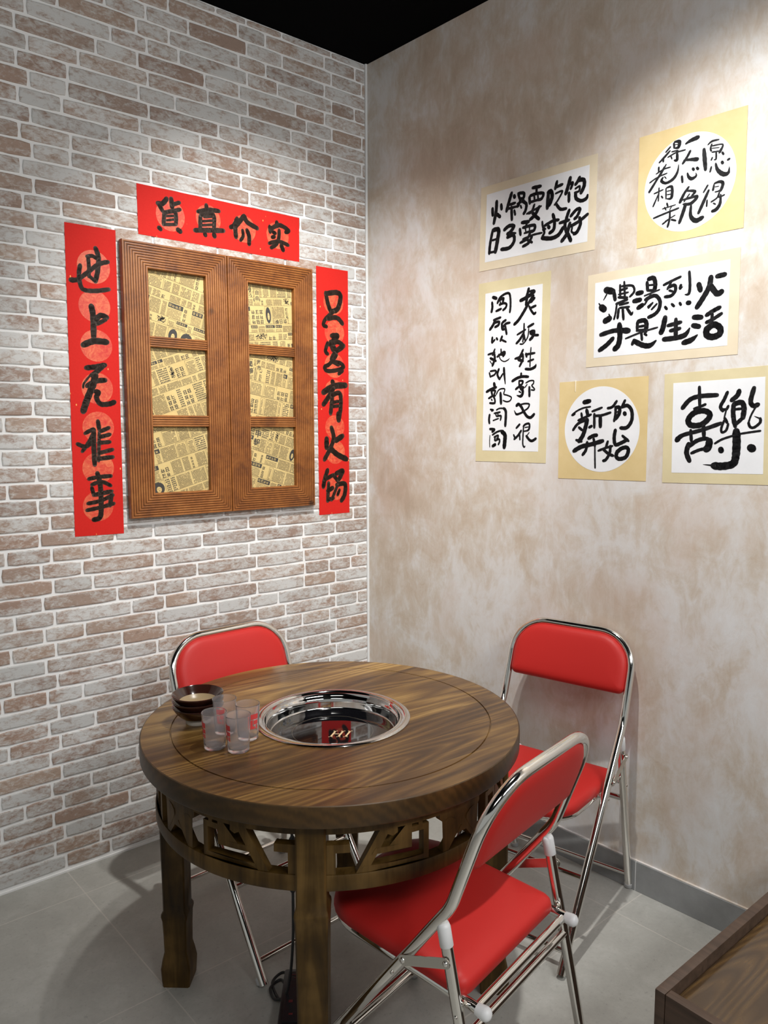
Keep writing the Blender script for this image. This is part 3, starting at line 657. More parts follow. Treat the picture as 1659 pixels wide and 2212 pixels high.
# ------------------------------------------------------------------ brush writing
INK = {
 'A': '422 499 8 445 512 13 483 511 9;400 480 20 407 422 26 414 365 20;444 496 11 438 474 11 443 460 11;449 486 10 506 479 9 494 446 17 488 438 8;443 474 6 487 467 6;448 452 10 488 448 9;471 448 11 472 410 11 461 408 6;450 422 10 445 410 10;506 436 13 513 424 13;447 372 12 441 347 12;471 385 12 483 348 20 515 317 26 543 316 19 549 349 4;506 385 17 511 376 17;539 388 14 547 391 14;430 275 13 408 242 11;437 246 15 410 189 20 383 132 19;430 193 11 429 160 11;467 273 10 462 242 15;469 277 11 499 280 17 517 266 19 506 232 17 493 233 6;472 257 6 494 256 6;475 229 9 504 229 9;455 179 11 486 194 10 498 219 10 497 196 10 528 202 10;507 207 11 505 160 18 486 132 22 462 126 18;467 169 9 479 161 9;291 539 11 322 550 22 363 556 27;320 492 16 302 462 16 278 433 16;284 449 11 326 443 18 363 435 26;275 361 15 280 328 15;308 371 11 316 349 17 335 334 20 360 343 13 358 362 4;339 390 16 345 381 16;363 388 16 371 379 16;319 292 14 292 259 17 270 217 22;308 273 12 357 259 17 339 238 12;325 251 9 294 214 9;289 226 13 370 228 18 336 196 20 290 201 13;304 199 20 291 157 23 270 99 19;337 185 14 337 126 22 368 93 28 407 103 26;219 562 13 222 534 13;223 568 12 252 562 21 248 532 19 221 533 6;228 551 6 248 548 5;198 546 11 172 524 11;196 524 11 163 497 15 132 474 11;158 497 12 157 473 12;208 516 9 246 515 9;185 491 10 235 505 10 289 506 10;240 513 13 242 464 19 226 464 11;202 496 9 210 476 9;175 452 10 143 400 10 126 386 10;130 447 13 130 421 10;115 413 9 161 429 9 202 431 9;75 371 10 123 391 9 182 401 9;165 443 9 128 389 14 74 318 17;158 382 12 150 364 18 179 346 16 222 359 19 247 392 15 253 433 5;168 385 7 179 372 7;136 327 10 134 253 10;106 301 10 162 312 9;134 294 9 102 228 12;153 276 11 161 265 11;180 315 10 182 256 10;185 318 11 216 315 17 216 255 18 187 254 7;188 297 7 215 297 7;189 277 7 215 276 7;189 228 12 195 209 12;162 201 8 242 208 8;175 208 8 185 190 8;220 205 7 209 188 7;108 158 12 176 171 12 262 185 12;182 126 8 242 149 8;209 181 11 209 134 13 198 91 15;202 131 8 166 113 12;221 128 12 247 117 12',
 'B': '150 468 28 146 402 28 127 322 28;113 426 26 116 380 26;191 437 25 195 406 25;150 382 27 182 356 27;282 497 27 260 442 27 239 383 28;303 474 26 309 461 26;268 421 21 313 423 21;254 396 20 321 396 20;282 401 24 287 315 24;307 374 19 315 343 19;338 482 21 350 446 21;343 481 23 386 472 23 383 440 23 352 442 23;331 413 17 389 423 17;355 429 21 342 399 21 328 396 21;373 423 24 408 396 24 404 357 24 388 335 24;360 395 15 368 377 15;460 491 25 525 487 25;492 479 20 491 448 20;434 436 23 438 393 23;441 443 23 493 446 23 547 435 22 535 404 22 508 402 23;474 436 16 478 403 16;503 435 15 507 402 15;435 400 19 521 403 19;476 377 20 455 335 20 428 330 21;414 329 17 531 355 17;516 355 26 483 308 26 444 286 27;464 323 26 490 296 26 515 275 26;588 424 29 582 332 29;586 432 29 609 435 29 619 398 29 601 355 29 583 347 29;655 487 23 642 443 23;649 453 22 697 459 22;646 412 15 698 416 15 666 367 15 639 341 15;651 345 22 685 304 22 730 298 22;757 486 28 743 440 28 725 393 28;748 447 21 776 450 21 762 416 21;750 393 23 750 338 23;828 474 23 810 447 23 797 435 23;816 456 28 857 451 27 863 414 27 841 374 28;798 409 16 829 417 15 824 388 16 793 385 16;799 378 25 806 345 25 843 323 24 880 329 24 890 350 15;117 273 25 96 187 25 88 117 25;121 275 34 170 269 33 164 207 33 144 119 34;113 205 17 158 208 17;96 123 18 145 123 18;222 258 28 263 277 28 306 267 27 273 232 28 250 225 28;251 202 28 301 208 27 309 165 27 268 127 28 198 128 28;271 227 18 321 217 17;375 278 27 431 273 27;416 263 19 403 234 19;357 238 23 364 198 23;384 242 23 477 241 23 478 209 23 451 202 23;405 235 12 408 212 12;439 238 12 439 217 12;397 203 17 461 208 17;446 199 21 420 161 21 363 144 21;384 165 16 472 178 16 542 178 15;460 169 23 433 131 23 387 116 23;419 155 21 461 130 21;543 250 17 551 212 17 571 197 16;628 280 26 641 237 25 637 184 26 604 165 26;561 220 22 628 239 22 674 237 22;593 210 25 601 200 25;550 202 19 562 176 19 544 150 19;545 143 30 618 128 29 675 140 29 709 179 29;754 282 25 736 238 25 724 188 25 741 142 25;684 215 23 754 220 23;762 198 27 739 134 27 701 94 28;731 161 28 757 115 28 771 85 28;767 242 24 808 274 23 836 272 23 816 232 23 797 220 24;834 219 24 842 179 24 819 134 25 795 124 25;769 178 24 834 198 23 893 229 23;780 167 15 776 142 15 794 129 15',
 'C': '457 1206 23 448 1174 23 432 1140 23;390 1134 28 426 1144 27 470 1161 27 505 1181 27;466 1186 19 502 1188 19;498 1153 23 463 1114 23 419 1054 24 374 1001 24 338 975 24;448 1167 23 440 1124 23 437 1096 23;507 1137 21 477 1112 21;464 1085 18 482 1054 18 504 1030 18 518 1036 18;478 1073 19 517 1083 19;423 971 14 422 908 14 414 847 14;366 901 16 435 929 16;422 908 20 387 864 20 359 841 20;424 897 15 433 856 15;457 945 19 502 962 19;463 933 11 455 876 11 419 835 11 391 834 12;477 910 23 508 911 23 500 879 23 475 856 23;477 899 19 513 885 19 543 882 19;503 904 18 495 865 18;418 792 18 390 746 18 371 732 18;350 734 18 408 748 18;416 762 18 417 725 18 390 679 18;380 724 21 418 714 21;389 735 16 409 708 16;485 801 11 480 728 11 479 670 11;443 764 18 449 741 18;440 757 18 516 762 18;462 708 16 507 719 16;443 657 21 486 654 21 521 667 21 530 685 6;145 1187 26 174 1176 26;136 1151 21 139 1117 21 131 1084 21;185 1141 19 207 1176 19 251 1197 18 288 1196 18 300 1160 18 302 1105 18 297 1065 18;193 1155 20 237 1169 20 233 1143 20;204 1128 19 242 1134 18 266 1124 18 261 1102 18 237 1086 19;212 1145 14 208 1123 14;175 1086 19 218 1097 19;153 1025 19 215 1037 19;166 1023 23 148 991 23 119 960 23;157 1005 21 201 1008 20 197 986 20 167 974 21;262 1013 20 230 994 20 231 953 20;235 964 19 263 987 19 297 991 19;258 972 20 271 915 20;235 949 19 250 951 19;142 902 19 139 867 19;140 863 16 165 884 16;181 894 17 189 882 17;231 901 20 217 872 20;227 878 16 266 860 16;166 815 16 146 775 16;106 782 17 166 793 16;161 785 21 167 747 21 146 699 21;127 754 21 177 731 21;122 735 8 141 711 8;190 760 18 248 790 18 258 778 18 243 760 18;223 811 14 227 769 14;229 784 25 248 767 25;200 779 9 220 739 9 254 722 9 287 731 9 301 742 3;328 578 22 369 597 22 415 606 21 465 602 21;405 629 18 405 603 18;388 578 14 388 552 14;390 578 16 420 573 16 411 551 16 388 548 16;360 520 18 393 537 18 430 528 18;393 540 18 408 514 18;416 528 22 421 491 22 404 469 22 370 476 7;389 503 12 404 495 12;441 530 9 457 549 9;447 560 11 479 573 11 511 572 11 511 553 11 498 539 11 520 516 11 516 507 11 494 510 11;477 529 20 479 467 20;369 403 23 386 414 22 410 395 22 433 360 22 462 326 22 493 318 22 521 340 22;405 410 13 442 416 13 478 411 13 470 386 13 442 368 13;438 364 16 406 350 16 369 343 16 350 370 5;399 271 17 371 245 17;413 226 18 386 192 18 354 166 19;348 196 14 359 173 14;400 200 14 403 162 14;431 256 16 450 271 16 481 274 16 482 241 16 468 226 16;445 248 9 473 252 9;441 222 12 469 226 12;433 252 13 430 192 13 429 132 13 441 110 13 450 118 6;482 213 8 461 188 8;459 188 20 488 159 20 511 155 20 540 171 20;119 649 15 129 618 15;128 660 15 178 661 15 169 635 15 134 622 15;206 671 19 193 633 19 213 598 19;217 602 15 242 635 14;252 675 20 256 630 20 266 562 9;164 570 25 170 547 25;95 512 21 136 529 21 184 542 21;140 517 19 147 490 19;145 521 17 176 516 16 166 493 16;116 464 17 157 482 17 176 481 16;156 482 17 172 455 16 170 428 17 127 429 17;141 456 12 147 448 12;185 489 11 205 519 11 234 529 11 262 524 11 254 490 11 283 481 11 321 465 11 312 442 11 283 434 11 249 444 11;224 499 23 230 422 23;133 382 15 158 378 15 145 371 15;126 344 19 121 309 19 125 282 19;189 377 12 217 388 12 256 387 12;256 387 23 275 360 23 271 261 23;170 353 15 222 361 15;182 350 12 189 331 12;202 358 12 203 338 12;193 331 15 230 334 15 227 304 15;159 301 11 208 315 11;132 239 21 171 235 21 153 219 21;131 192 8 129 149 8 131 106 8;155 196 15 200 219 15 239 227 15;241 220 34 269 196 34 269 154 34 264 106 34;171 180 15 206 192 15 205 173 15;180 176 15 176 157 15;181 153 15 216 165 15 221 146 15 210 126 15;195 173 12 198 157 12;158 114 25 182 126 25',
 'D': '133 473 44 182 457 44;139 445 12 118 412 7;190 451 26 199 404 26;102 369 44 124 353 44;85 394 10 102 372 10;130 278 40 166 292 40;158 319 10 171 298 10;231 490 16 234 412 16;259 505 16 266 415 16;229 457 16 280 464 16;223 433 13 288 438 13;242 481 16 313 475 16 329 439 16 301 410 16;223 416 19 282 406 19;209 377 19 282 394 19;212 375 14 205 320 14 195 283 14;232 368 16 290 374 16;226 343 19 220 287 19;233 349 16 298 348 16;254 340 19 261 276 19;282 343 19 312 302 19 323 314 9;349 423 31 380 425 31;330 379 32 371 382 31;358 334 30 387 349 30;412 482 22 417 432 22;421 499 28 454 500 28 466 462 28 461 426 28;422 462 13 464 460 13;417 432 18 461 426 18;398 402 12 494 426 11;438 405 14 400 348 14;405 378 25 465 395 24 499 360 24 495 312 24 469 284 24 430 270 25;422 333 14 450 351 14;453 354 14 427 326 14;480 344 14 448 315 14;521 450 18 567 466 17 623 483 17;567 460 15 544 422 15;549 432 21 588 439 21 594 408 21 570 381 21 531 379 21;556 413 15 577 405 15;627 435 18 623 416 18 639 424 5;675 504 18 682 426 18 677 379 18 654 376 7;534 319 18 544 306 18;575 331 17 589 317 17;624 332 17 631 320 17;671 327 27 684 325 27;734 425 32 746 388 32;804 455 32 795 399 32 760 339 32 729 294 32;803 409 34 841 358 34 869 365 34;840 454 30 883 458 30;105 195 31 201 212 30 298 202 41;234 247 37 240 176 37 230 119 37 205 96 37;192 165 30 147 126 31 98 97 31;357 248 22 357 203 22;363 252 29 403 254 29 418 228 29 412 185 29;370 220 17 412 222 17;354 197 18 412 197 18;280 155 13 380 183 13 489 203 13;385 181 18 391 137 18;406 173 16 420 163 16;338 141 23 327 117 23;339 135 33 396 105 33 444 99 32 483 125 12;536 256 34 525 198 34 513 169 34;556 207 25 635 219 25;604 239 27 607 130 27;572 175 25 630 183 25;533 128 32 607 130 31 663 142 31 690 178 11;714 239 33 757 234 32;711 192 32 746 182 31;656 97 33 702 109 33 738 135 10;787 242 26 823 262 26 862 278 26;788 201 23 824 215 22 873 242 22;820 250 20 819 180 20;791 166 38 793 130 38 828 115 38 868 129 37 867 164 37 831 185 38 796 165 38',
 'E': '191 506 32 232 513 32;100 424 13 134 448 13 183 468 13 239 476 13;104 424 20 121 433 20;173 434 18 179 400 18;212 455 26 223 417 26;150 388 18 193 404 18 245 425 18;112 324 20 150 367 20 214 391 20;218 391 31 206 341 31 187 286 31 159 249 31;139 257 20 179 248 20;157 341 20 181 324 20;234 341 20 253 350 20;254 445 17 324 468 17;270 428 20 272 340 20;279 416 19 326 419 18 386 435 18;314 414 27 316 346 27;428 506 19 399 471 19 366 463 19;422 466 19 422 421 19 414 380 19;422 466 25 448 465 25 449 429 25 424 393 25;426 437 11 449 441 11;486 509 19 466 469 19;466 469 25 505 476 24 534 443 24 536 383 24 505 339 25 461 336 25;485 430 27 489 423 27;232 269 26 265 286 26 292 290 26;122 184 31 180 214 31 256 231 30 336 253 30;222 244 22 214 193 22 190 160 22;269 269 20 280 219 20;280 219 12 283 135 13 286 76 13;373 249 19 361 212 19;307 189 17 360 208 17 408 221 16;392 220 21 389 175 21 364 133 21 344 124 21;342 199 21 381 170 21 413 159 21;425 323 25 418 274 25 429 230 25 470 242 25 509 262 25;476 286 19 518 254 19;443 188 27 436 155 27 459 139 27 503 152 26 520 193 26 506 213 26 470 205 27 444 184 27',
 'F': '116 449 29 159 497 28 218 515 28 318 518 27;213 568 21 219 463 21;187 443 17 224 455 17 253 467 17;163 399 35 153 370 35 174 346 35 232 349 34 275 385 34 279 413 34 245 430 34 196 423 35 163 399 35;88 258 36 125 288 26 234 317 25 347 356 25;171 317 21 178 251 21;247 341 24 252 276 24;162 235 31 151 185 31 170 136 31;166 222 26 211 255 26 261 268 25 286 256 25;286 255 43 280 219 43 268 206 43;181 181 20 230 202 20 279 211 20;377 533 20 360 491 21 341 452 21 355 427 21;351 435 17 374 435 17 385 454 16;377 443 10 365 388 10;368 384 19 382 360 19;365 372 15 351 328 15 356 304 15 379 316 15 389 352 15;442 538 28 433 512 28 402 485 28;415 465 26 414 410 27 425 347 27;420 465 30 458 472 30 473 440 30 469 386 30;421 434 16 463 437 16;433 351 23 469 386 22;415 379 23 429 336 23;522 550 27 507 478 27 523 451 27 548 458 27;541 454 11 514 401 11 501 358 11;501 358 16 510 335 16 532 331 16 563 358 16 563 381 16;559 381 10 532 393 4;318 240 14 358 264 14 416 284 14;461 296 13 511 304 13 567 312 13;436 309 47 441 241 47 440 170 47;440 170 44 426 125 44 365 109 45 316 111 45;324 111 16 254 116 3;353 207 33 356 197 33;519 218 45 530 212 45',
 'L': '203 1906 33 220 1847 33 211 1760 33 194 1691 33;145 1844 26 180 1852 26 207 1839 26;152 1843 26 155 1777 26 152 1716 26;36 1681 37 79 1689 29 141 1739 29 219 1804 30 283 1828 30;99 1783 29 89 1726 29 96 1655 29 119 1627 29 193 1629 30 281 1649 30;158 1717 25 194 1691 25;160 1528 40 169 1461 40 167 1325 40;184 1438 36 218 1472 36 260 1463 37;195 1414 27 254 1450 28;97 1270 42 167 1300 42 254 1300 43;109 1122 36 172 1131 36 235 1147 37;222 1140 34 171 1094 34 144 1073 34;144 1086 15 92 1021 15 85 991 15;110 1003 35 169 1037 35 231 1046 36;169 1075 45 147 1005 45 113 929 45 78 835 45;164 968 34 184 962 34 169 930 34 194 887 34 251 888 35 289 902 35;84 690 27 143 715 28 115 645 28 61 570 27;31 621 28 82 602 29 133 633 29;141 702 34 138 601 34 139 480 34;172 772 30 179 715 30;178 696 24 166 505 24;185 702 28 244 728 28;177 664 28 250 683 28;169 626 28 248 632 28;166 556 28 264 580 29;158 518 31 263 529 31;96 385 28 161 396 28 245 400 29;154 422 34 170 344 35 171 214 35 161 124 35 116 108 35;113 346 27 179 363 27 242 334 27;113 327 27 123 282 27;123 275 31 247 295 31;83 220 28 167 234 28 253 268 29;75 175 28 165 189 28 257 210 29;245 275 31 230 197 31',
 'Tp': '213 275 35 180 236 35 146 232 35;153 227 32 181 185 32;246 280 36 251 223 36;250 240 28 307 266 29;249 196 29 311 220 29;193 182 31 183 96 31;188 175 31 270 196 31 276 115 32;207 156 18 263 168 19;206 127 18 262 143 19;185 96 24 275 111 24;148 70 31 162 60 31;288 78 36 309 68 36;445 229 32 532 256 33 612 262 33;513 286 33 516 223 33;464 200 33 461 116 33;468 208 33 565 229 33 569 134 33;491 198 19 563 215 20;475 167 19 564 187 20;474 139 19 563 158 20;418 95 35 520 112 36 645 129 37;496 84 33 500 73 33;568 92 36 572 77 36;761 237 34 733 182 34 704 163 34;741 176 37 748 98 37;819 266 36 771 205 36 741 171 36;821 262 38 845 223 38 929 193 38;804 158 27 807 115 27 785 82 27;842 164 35 858 123 35 857 64 35;1103 266 36 1107 237 36;1039 226 31 1043 182 31;1043 204 34 1125 248 35 1207 223 35 1183 204 35;1070 186 31 1089 182 31;1060 147 31 1080 155 31;1124 210 31 1118 149 31 1095 100 31 1048 67 31;1032 98 31 1115 125 31 1205 110 32;1140 99 37 1158 64 37',
 'Rt': '89 1820 39 108 1742 40 137 1673 40;89 1812 43 200 1833 44 239 1805 44 209 1704 44 145 1674 44;166 1676 35 86 1611 34 63 1561 34 95 1549 34;106 1613 40 198 1630 40 257 1586 41;143 1479 44 205 1483 44 153 1439 44;134 1429 47 174 1358 48 266 1406 48;122 1404 38 206 1434 39 264 1407 39;104 1419 34 81 1352 34 103 1329 35;173 1391 35 172 1342 35;172 1342 35 141 1282 35 214 1245 35;195 1327 35 122 1249 35 71 1221 34 101 1190 35 204 1204 35 264 1232 35 225 1263 35 151 1267 35;212 1171 32 256 1200 32;149 1108 44 161 1058 44;56 1014 53 161 1067 54 284 1080 54;159 1050 44 98 966 44 55 915 44;148 992 41 127 842 41;137 991 41 222 1011 41 232 902 41 210 786 41;149 934 30 211 944 30;149 901 30 211 907 30;208 843 50 210 788 51;84 634 48 83 559 48;134 726 41 156 642 41 124 559 41 59 459 41;248 656 49 177 617 49;124 550 48 196 498 49 289 459 50;91 375 41 59 292 41 46 234 41;57 292 35 150 331 36;100 265 35 88 113 36;89 198 41 141 221 41;86 122 35 148 135 36;150 331 36 194 278 36;173 338 41 247 361 42 204 286 42;183 244 42 268 249 42 267 163 42 232 108 42;193 244 30 129 119 30;212 200 30 192 159 30',
}
DISCS = {'L': [(0.0929, 0.8913, 0.0538), (0.0907, 0.764, 0.0521), (0.0916, 0.6356, 0.0525), (0.089, 0.4947, 0.052), (0.0868, 0.3651, 0.0523), (0.0811, 0.2279, 0.0527), (0.0758, 0.0992, 0.0514)], 'Tp': [(0.1184, 0.0828, 0.0534), (0.2633, 0.0957, 0.0487), (0.4084, 0.0843, 0.0492), (0.5549, 0.0838, 0.0496)], 'Rt': [(0.0833, 0.8751, 0.0499), (0.087, 0.7536, 0.0494), (0.0855, 0.6183, 0.0497), (0.0843, 0.5108, 0.0499), (0.0853, 0.3651, 0.0489), (0.0867, 0.2601, 0.0492), (0.0876, 0.1076, 0.0496)]}

def strokes_mesh(data, depth):
    b = MBd(); b.flat = True; z = depth
    for si, st in enumerate(data.split(';')):
        q = [int(x)/2000 for x in st.split()]; P = [Vector((q[i], q[i+1], q[i+2])) for i in range(0, len(q), 3)]
        S = []
        for i in range(len(P)-1):
            p0, p1, p2, p3 = P[max(i-1, 0)], P[i], P[i+1], P[min(i+2, len(P)-1)]
            for k in range(7):
                t = k/7; S.append(.5*((2*p1)+(p2-p0)*t+(2*p0-5*p1+4*p2-p3)*t*t+(3*p1-p0-3*p2+p3)*t*t*t))
        S.append(P[-1]); n = len(S); zz = z+si*2e-6
        for i, s in enumerate(S):
            e = min(i, n-1-i); w = s.z/2*(.84 if e == 0 else .95 if e == 1 else 1.0)
            w *= 1+.05*math.sin(i*1.9+si)
            b.add([(s.x+w*math.cos(a*PI/6), s.y+w*math.sin(a*PI/6), zz) for a in range(12)], [list(range(12))])
            if i:
                s0, w0 = prev; d = Vector((s.x-s0.x, s.y-s0.y))
                if d.length > 1e-6:
                    d.normalize(); m = Vector((-d.y, d.x))
                    b.add([(s0.x+m.x*w0, s0.y+m.y*w0, zz), (s0.x-m.x*w0, s0.y-m.y*w0, zz), (s.x-m.x*w, s.y-m.y*w, zz), (s.x+m.x*w, s.y+m.y*w, zz)], [[0, 1, 2, 3]])
            prev = (s, w)
    return b
def poly_sheet(b, pts, n0, n1): b.layers([[(x, y, n0) for x, y in pts], [(x, y, n1) for x, y in pts]])
def poster(key, label, FM, org, outer, inner, mat, circle=None):
    t = empty('calligraphy_poster', label, 'poster', mat4=FM @ Matrix.Translation((org[0], org[1], 0)), group='calligraphy posters on the plaster wall')
    b = MBd(); poly_sheet(b, [(x-org[0], z-org[1]) for x, z in outer], .0003, .0011); b.build('card_border', mat, t)
    b = MBd()
    if circle: cx, cz, rx, rz = circle; pts = [(cx-org[0]+rx*math.cos(2*PI*i/96), cz-org[1]+rz*math.sin(2*PI*i/96)) for i in range(96)]
    else: pts = [(x-org[0], z-org[1]) for x, z in inner]
    poly_sheet(b, pts, .0011, .0015); b.build('white_sheet', M['white'], t)
    strokes_mesh(INK[key], .0018).build('brush_writing', M['ink'], t)
    return t
def q4(a, b_, c, d): return [d, c, b_, a]
poster('A', 'square gold poster with round white sheet, highest of the posters, with ten brushed characters', MR_, (1.237, 2.0611), q4((1.2361, 2.3874), (1.5544, 2.3866), (1.5573, 2.0619), (1.2379, 2.0604)), None, M['gold_mat'], (1.3946, 2.2205, .1362, .1360))
poster('B', 'wide cream poster of ten brushed characters, directly above the tall narrow poster', MR_, (.6165, 2.0842), q4((.6194, 2.3805), (1.0942, 2.3788), (1.0916, 2.0828), (.6142, 2.0856)), q4((.6462, 2.3511), (1.0659, 2.3514), (1.0640, 2.1130), (.6405, 2.1146)), M['cream_mat'])
poster('C', 'tall narrow poster with two vertical columns of small brushed characters', MR_, (.6085, 1.392), q4((.6133, 2.0418), (.9269, 2.0423), (.9207, 1.3922), (.6062, 1.3916)), q4((.6448, 2.0030), (.8946, 2.0037), (.8881, 1.4316), (.6387, 1.4321)), M['olive_mat'])
poster('D', 'wide cream poster of eight large brushed characters just below the high round-sheet poster', MR_, (1.0706, 1.7135), q4((1.0706, 2.0041), (1.5529, 2.011), (1.5569, 1.7165), (1.0706, 1.7105)), q4((1.0974, 1.9767), (1.5255, 1.982), (1.5269, 1.7434), (1.0986, 1.7389)), M['cream_mat'])
pe = poster('E', 'square gold poster with four brushed characters on a round white sheet, creased top edge', MR_, (.972, 1.3441), q4((.9709, 1.6667), (1.2919, 1.6712), (1.2938, 1.3461), (.9729, 1.3422)), None, M['gold_mat'], (1.1315, 1.5080, .1362, .1385))
poster('F', 'square cream poster with two very large brushed characters, at the right edge of the photo', MR_, (1.3455, 1.3455), q4((1.3435, 1.6727), (1.6700, 1.681), (1.6755, 1.3520), (1.3477, 1.3444)), q4((1.3719, 1.6449), (1.6351, 1.6501), (1.6415, 1.3812), (1.3763, 1.3760)), M['olive_mat'])
b = MBd(); b.layers([[(.0600, .288, .0012), (.0625, .288, .0012), (.0635, .325, .0012), (.0580, .326, .0012)], [(.0612, .290, .0030), (.0616, .290, .0030), (.0612, .323, .0036), (.0606, .323, .0036)]]); b.build('paper_crease', M['cream_mat'], pe)
def banner(key, label, org, outer, discs):
    t = empty('couplet_banner', label, 'banner', mat4=MB_ @ Matrix.Translation((org[0], org[1], 0)), group='red couplet banners around the window frame')
    b = MBd(); poly_sheet(b, [(x-org[0], z-org[1]) for x, z in outer], .0002, .0010); b.build('red_paper', M['redpaper'], t)
    for x, z, r in discs:
        b = MBd(); poly_sheet(b, [(x+r*math.cos(2*PI*i/56), z+r*math.sin(2*PI*i/56)) for i in range(56)], .0010, .0012); b.build('orange_disc_print', M['motif'], t)
    strokes_mesh(INK[key], .0016).build('brush_writing', M['ink_brown'], t)
def lens(l): return l
banner('L', 'tall red banner left of the window frame with five brushed characters', (-1.2458, 1.1538), q4((-1.2406, 2.1741), (-1.0754, 2.1751), (-1.0858, 1.1525), (-1.2509, 1.1549)), DISCS['L'])
banner('Tp', 'horizontal red banner above the window frame with four brushed characters', (-.9972, 2.174), q4((-.9977, 2.3427), (-.3425, 2.3411), (-.3442, 2.1723), (-.9967, 2.1756)), DISCS['Tp'])
banner('Rt', 'narrow red banner between the window frame and the room corner with five brushed characters', (-.263, 1.1578), q4((-.2643, 2.1684), (-.1046, 2.1683), (-.1045, 1.1579), (-.2616, 1.1576)), DISCS['Rt'])

# ------------------------------------------------------------------ bowls and tumblers on the table
def bowl_empty(label, z):
    t = empty('bowl', label, 'bowl', (-1.2150, -.8215, z), 0, 'brown bowls stacked on the table')
    b = MBd(); b.lathe([(.030, .010), (.034, .0125), (.044, .021), (.0535, .032), (.0600, .0425), (.0612, .0445), (.0610, .0462), (.0598, .0466), (.0582, .0450), (.051, .0352), (.0440, .0280)], 64); b.build('glazed_body', M['glaze'], t, 60)
    b = MBd(); b.lathe([(.0440, .0280), (.037, .0198), (.0300, .0155), (.0275, .0148), (.014, .0140), (0, .0138)], 64); b.build('tan_well', M['tan_glaze'], t, 60)
    b = MBd(); b.lathe([(.030, .0105), (.0305, .0095), (.0292, .0), (.0268, 0), (.0262, .006), (0, .0075)], 48); b.build('foot_ring', M['clay'], t, 40)
    t.scale = (1.07, 1.07, 1.0); return t
bowl_empty('brown glazed bowl at the bottom of the stack, resting on the table', TZ+.0004)
bowl_empty('brown glazed bowl in the middle of the stack of three', TZ+.0160)
bowl_empty('brown glazed bowl on top of the stack, its tan inside showing', TZ+.0316)
def tumbler(label, x, y, rz):
    t = empty('tumbler', label, 'tumbler', (x, y, TZ+.0004), rz, 'frosted tumblers on the table')
    t.scale = (1.10, 1.10, .925)
    b = MBd(); b.lathe([(0, 0), (.0205, 0), (.0222, .0012), (.0228, .004), (.0240, .030), (.0268, .0925), (.0272, .0945), (.0266, .0955), (.0256, .0950), (.0250, .0925), (.0224, .030), (.0212, .0115), (.0195, .0088), (0, .0080)], 56); b.build('tumbler_body', M['tumbler'], t, 50)
    # printed red mark wrapped round the outside
    b = MBd(); b.flat = True
    marks = [((-.42, .060), (.42, .074), (.02)), ((-.40, .040), (-.12, .058), 0), ((-.05, .046), (.40, .057), 0), ((-.38, .034), (.10, .041), 0), ((.20, .033), (.36, .044), 0)]
    for (a0, z0), (a1, z1), _ in marks:
        n = 6; vs = []; fs = []
        for i in range(n+1):
            a = a0+(a1-a0)*i/n
            for z in (z0, z1): r = .0240+(.0268-.0240)*(z-.030)/.0625+.00035; vs.append((r*math.cos(a), r*math.sin(a), z))
        for i in range(n): fs.append([2*i, 2*i+2, 2*i+3, 2*i+1])
        b.add(vs, fs)
    b.build('red_print', M['redprint'], t, 60)
cam_az = math.radians(50.46)+PI
def place(px, py, off): return px, py, math.atan2(-2.588-py, -2.0476-px)+off
tumbler('frosted plastic tumbler at the front left of four, its red print at its left edge', *place(-1.2575, -.9965, -1.25))
tumbler('frosted plastic tumbler at the front right of four, nearest the table edge', *place(-1.2220, -1.0480, -1.15))
tumbler('frosted plastic tumbler at the back right of four, nearest the steel cooker', *place(-1.1690, -.9985, .55))
tumbler('frosted plastic tumbler at the back left of four, touching the brown bowls', *place(-1.1950, -.9290, -.35))

# ------------------------------------------------------------------ cooker control box and its cord
ctl = empty('cooker_control_box', 'black cooker control box on the floor behind the front table leg', 'control box', (-1.055, -1.060, 0), math.radians(-38))
b = MBd(); b.box((-.062, -.105, 0), (.062, .105, .050), .006); b.build('box_body', M['blackbox'], ctl, 40)
b = MBd(); b.box((-.050, -.085, .0500), (.050, .092, .0515), .0006); pan = b.build('control_panel', plain('panel_film', (.014, .014, .016), .25), ctl)
for (x0, y0, x1, y1) in ((-.040, .078, -.018, .081), (-.034, .066, -.024, .068), (-.040, -.02, -.030, -.012), (-.036, -.062, -.026, -.056)):
    b = MBd(); b.box((x0, y0, .0515), (x1, y1, .0522)); b.build('panel_marking', M['ledred'], pan)
cord = empty('power_cord', 'black cord hanging from under the table and coiled beside the front leg', 'cord', (-1.10, -1.06, 0))
o0 = Vector((-1.10, -1.06, 0))
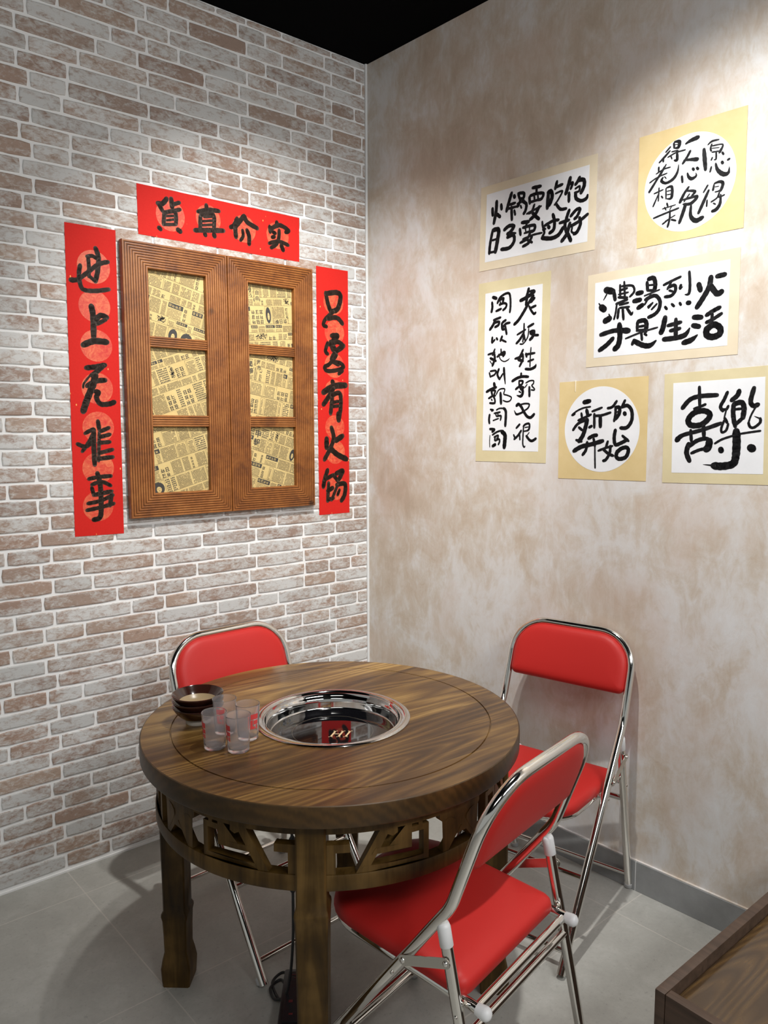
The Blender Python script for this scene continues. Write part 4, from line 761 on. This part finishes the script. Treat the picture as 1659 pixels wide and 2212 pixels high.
def spline(pts, n=8):
    P = [Vector(p) for p in pts]; S = []
    for i in range(len(P)-1):
        p0, p1, p2, p3 = P[max(i-1, 0)], P[i], P[i+1], P[min(i+2, len(P)-1)]
        for k in range(n):
            t = k/n; S.append(.5*((2*p1)+(p2-p0)*t+(2*p0-5*p1+4*p2-p3)*t*t+(3*p1-p0-3*p2+p3)*t*t*t))
    S.append(P[-1]); return S
PC = [(-1.020, -1.010, .664), (-1.055, -1.035, .625), (-1.087, -1.062, .560), (-1.087, -1.062, .43), (-1.090, -1.066, .34), (-1.083, -1.052, .22), (-1.080, -1.030, .10), (-1.088, -1.015, .040),
      (-1.095, -.975, .012), (-1.080, -.930, .008), (-1.045, -.925, .012), (-1.055, -.965, .018), (-1.085, -.985, .010), (-1.065, -.915, .007), (-1.025, -.905, .012), (-1.030, -.950, .020), (-1.062, -.990, .012), (-1.062, -1.000, .026), (-1.060, -1.020, .0500)]
b = MBd(); b.tube([p-o0 for p in spline(PC, 8)], .0038, seg=8); b.build('cable', M['cord'], cord, 60)
b = MBd(); b.tube([Vector(p)-o0 for p in ((-1.087, -1.062, .500), (-1.087, -1.062, .492), (-1.0895, -1.065, .36), (-1.090, -1.066, .352))], [.004, .0085, .0085, .004], seg=12); b.build('inline_switch', M['blackbox'], cord, 50)

# ------------------------------------------------------------------ dark wooden box table at the front right
CX0, CY1, CZ = -.842, -1.908, .480
crate = empty('wooden_box_table', 'low dark wooden box table with raised rim, in the bottom right corner', 'table', (CX0, CY1, 0))
CW, CD, th = .90, .66, .020
for nm, lo, hi in (('rim_board', (0, -th, 0), (CW, 0, CZ)), ('rim_board', (0, -CD, 0), (th, -th-.0006, CZ)), ('rim_board', (CW-th, -CD, 0), (CW, -th-.0006, CZ)), ('rim_board', (th+.0006, -CD, 0), (CW-th-.0006, -CD+th, CZ))):
    b = MBd(); b.box(lo, hi, .0022); b.build(nm, M['crate'], crate, 40)
b = MBd(); b.box((th+.0008, -CD+th+.0008, CZ-.046), (CW-th-.0008, -th-.0008, CZ-.026), .001); b.build('inset_panel', M['panel'], crate)
b = MBd(); b.tube(spline([(-.004, -.150, CZ-.030), (-.007, -.142, CZ-.022), (-.007, -.134, CZ-.028), (-.006, -.139, CZ-.035), (-.005, -.133, CZ-.042), (-.004, -.142, CZ-.047)], 6), .0022, seg=8); b.build('brass_hook', M['brass'], crate, 60)
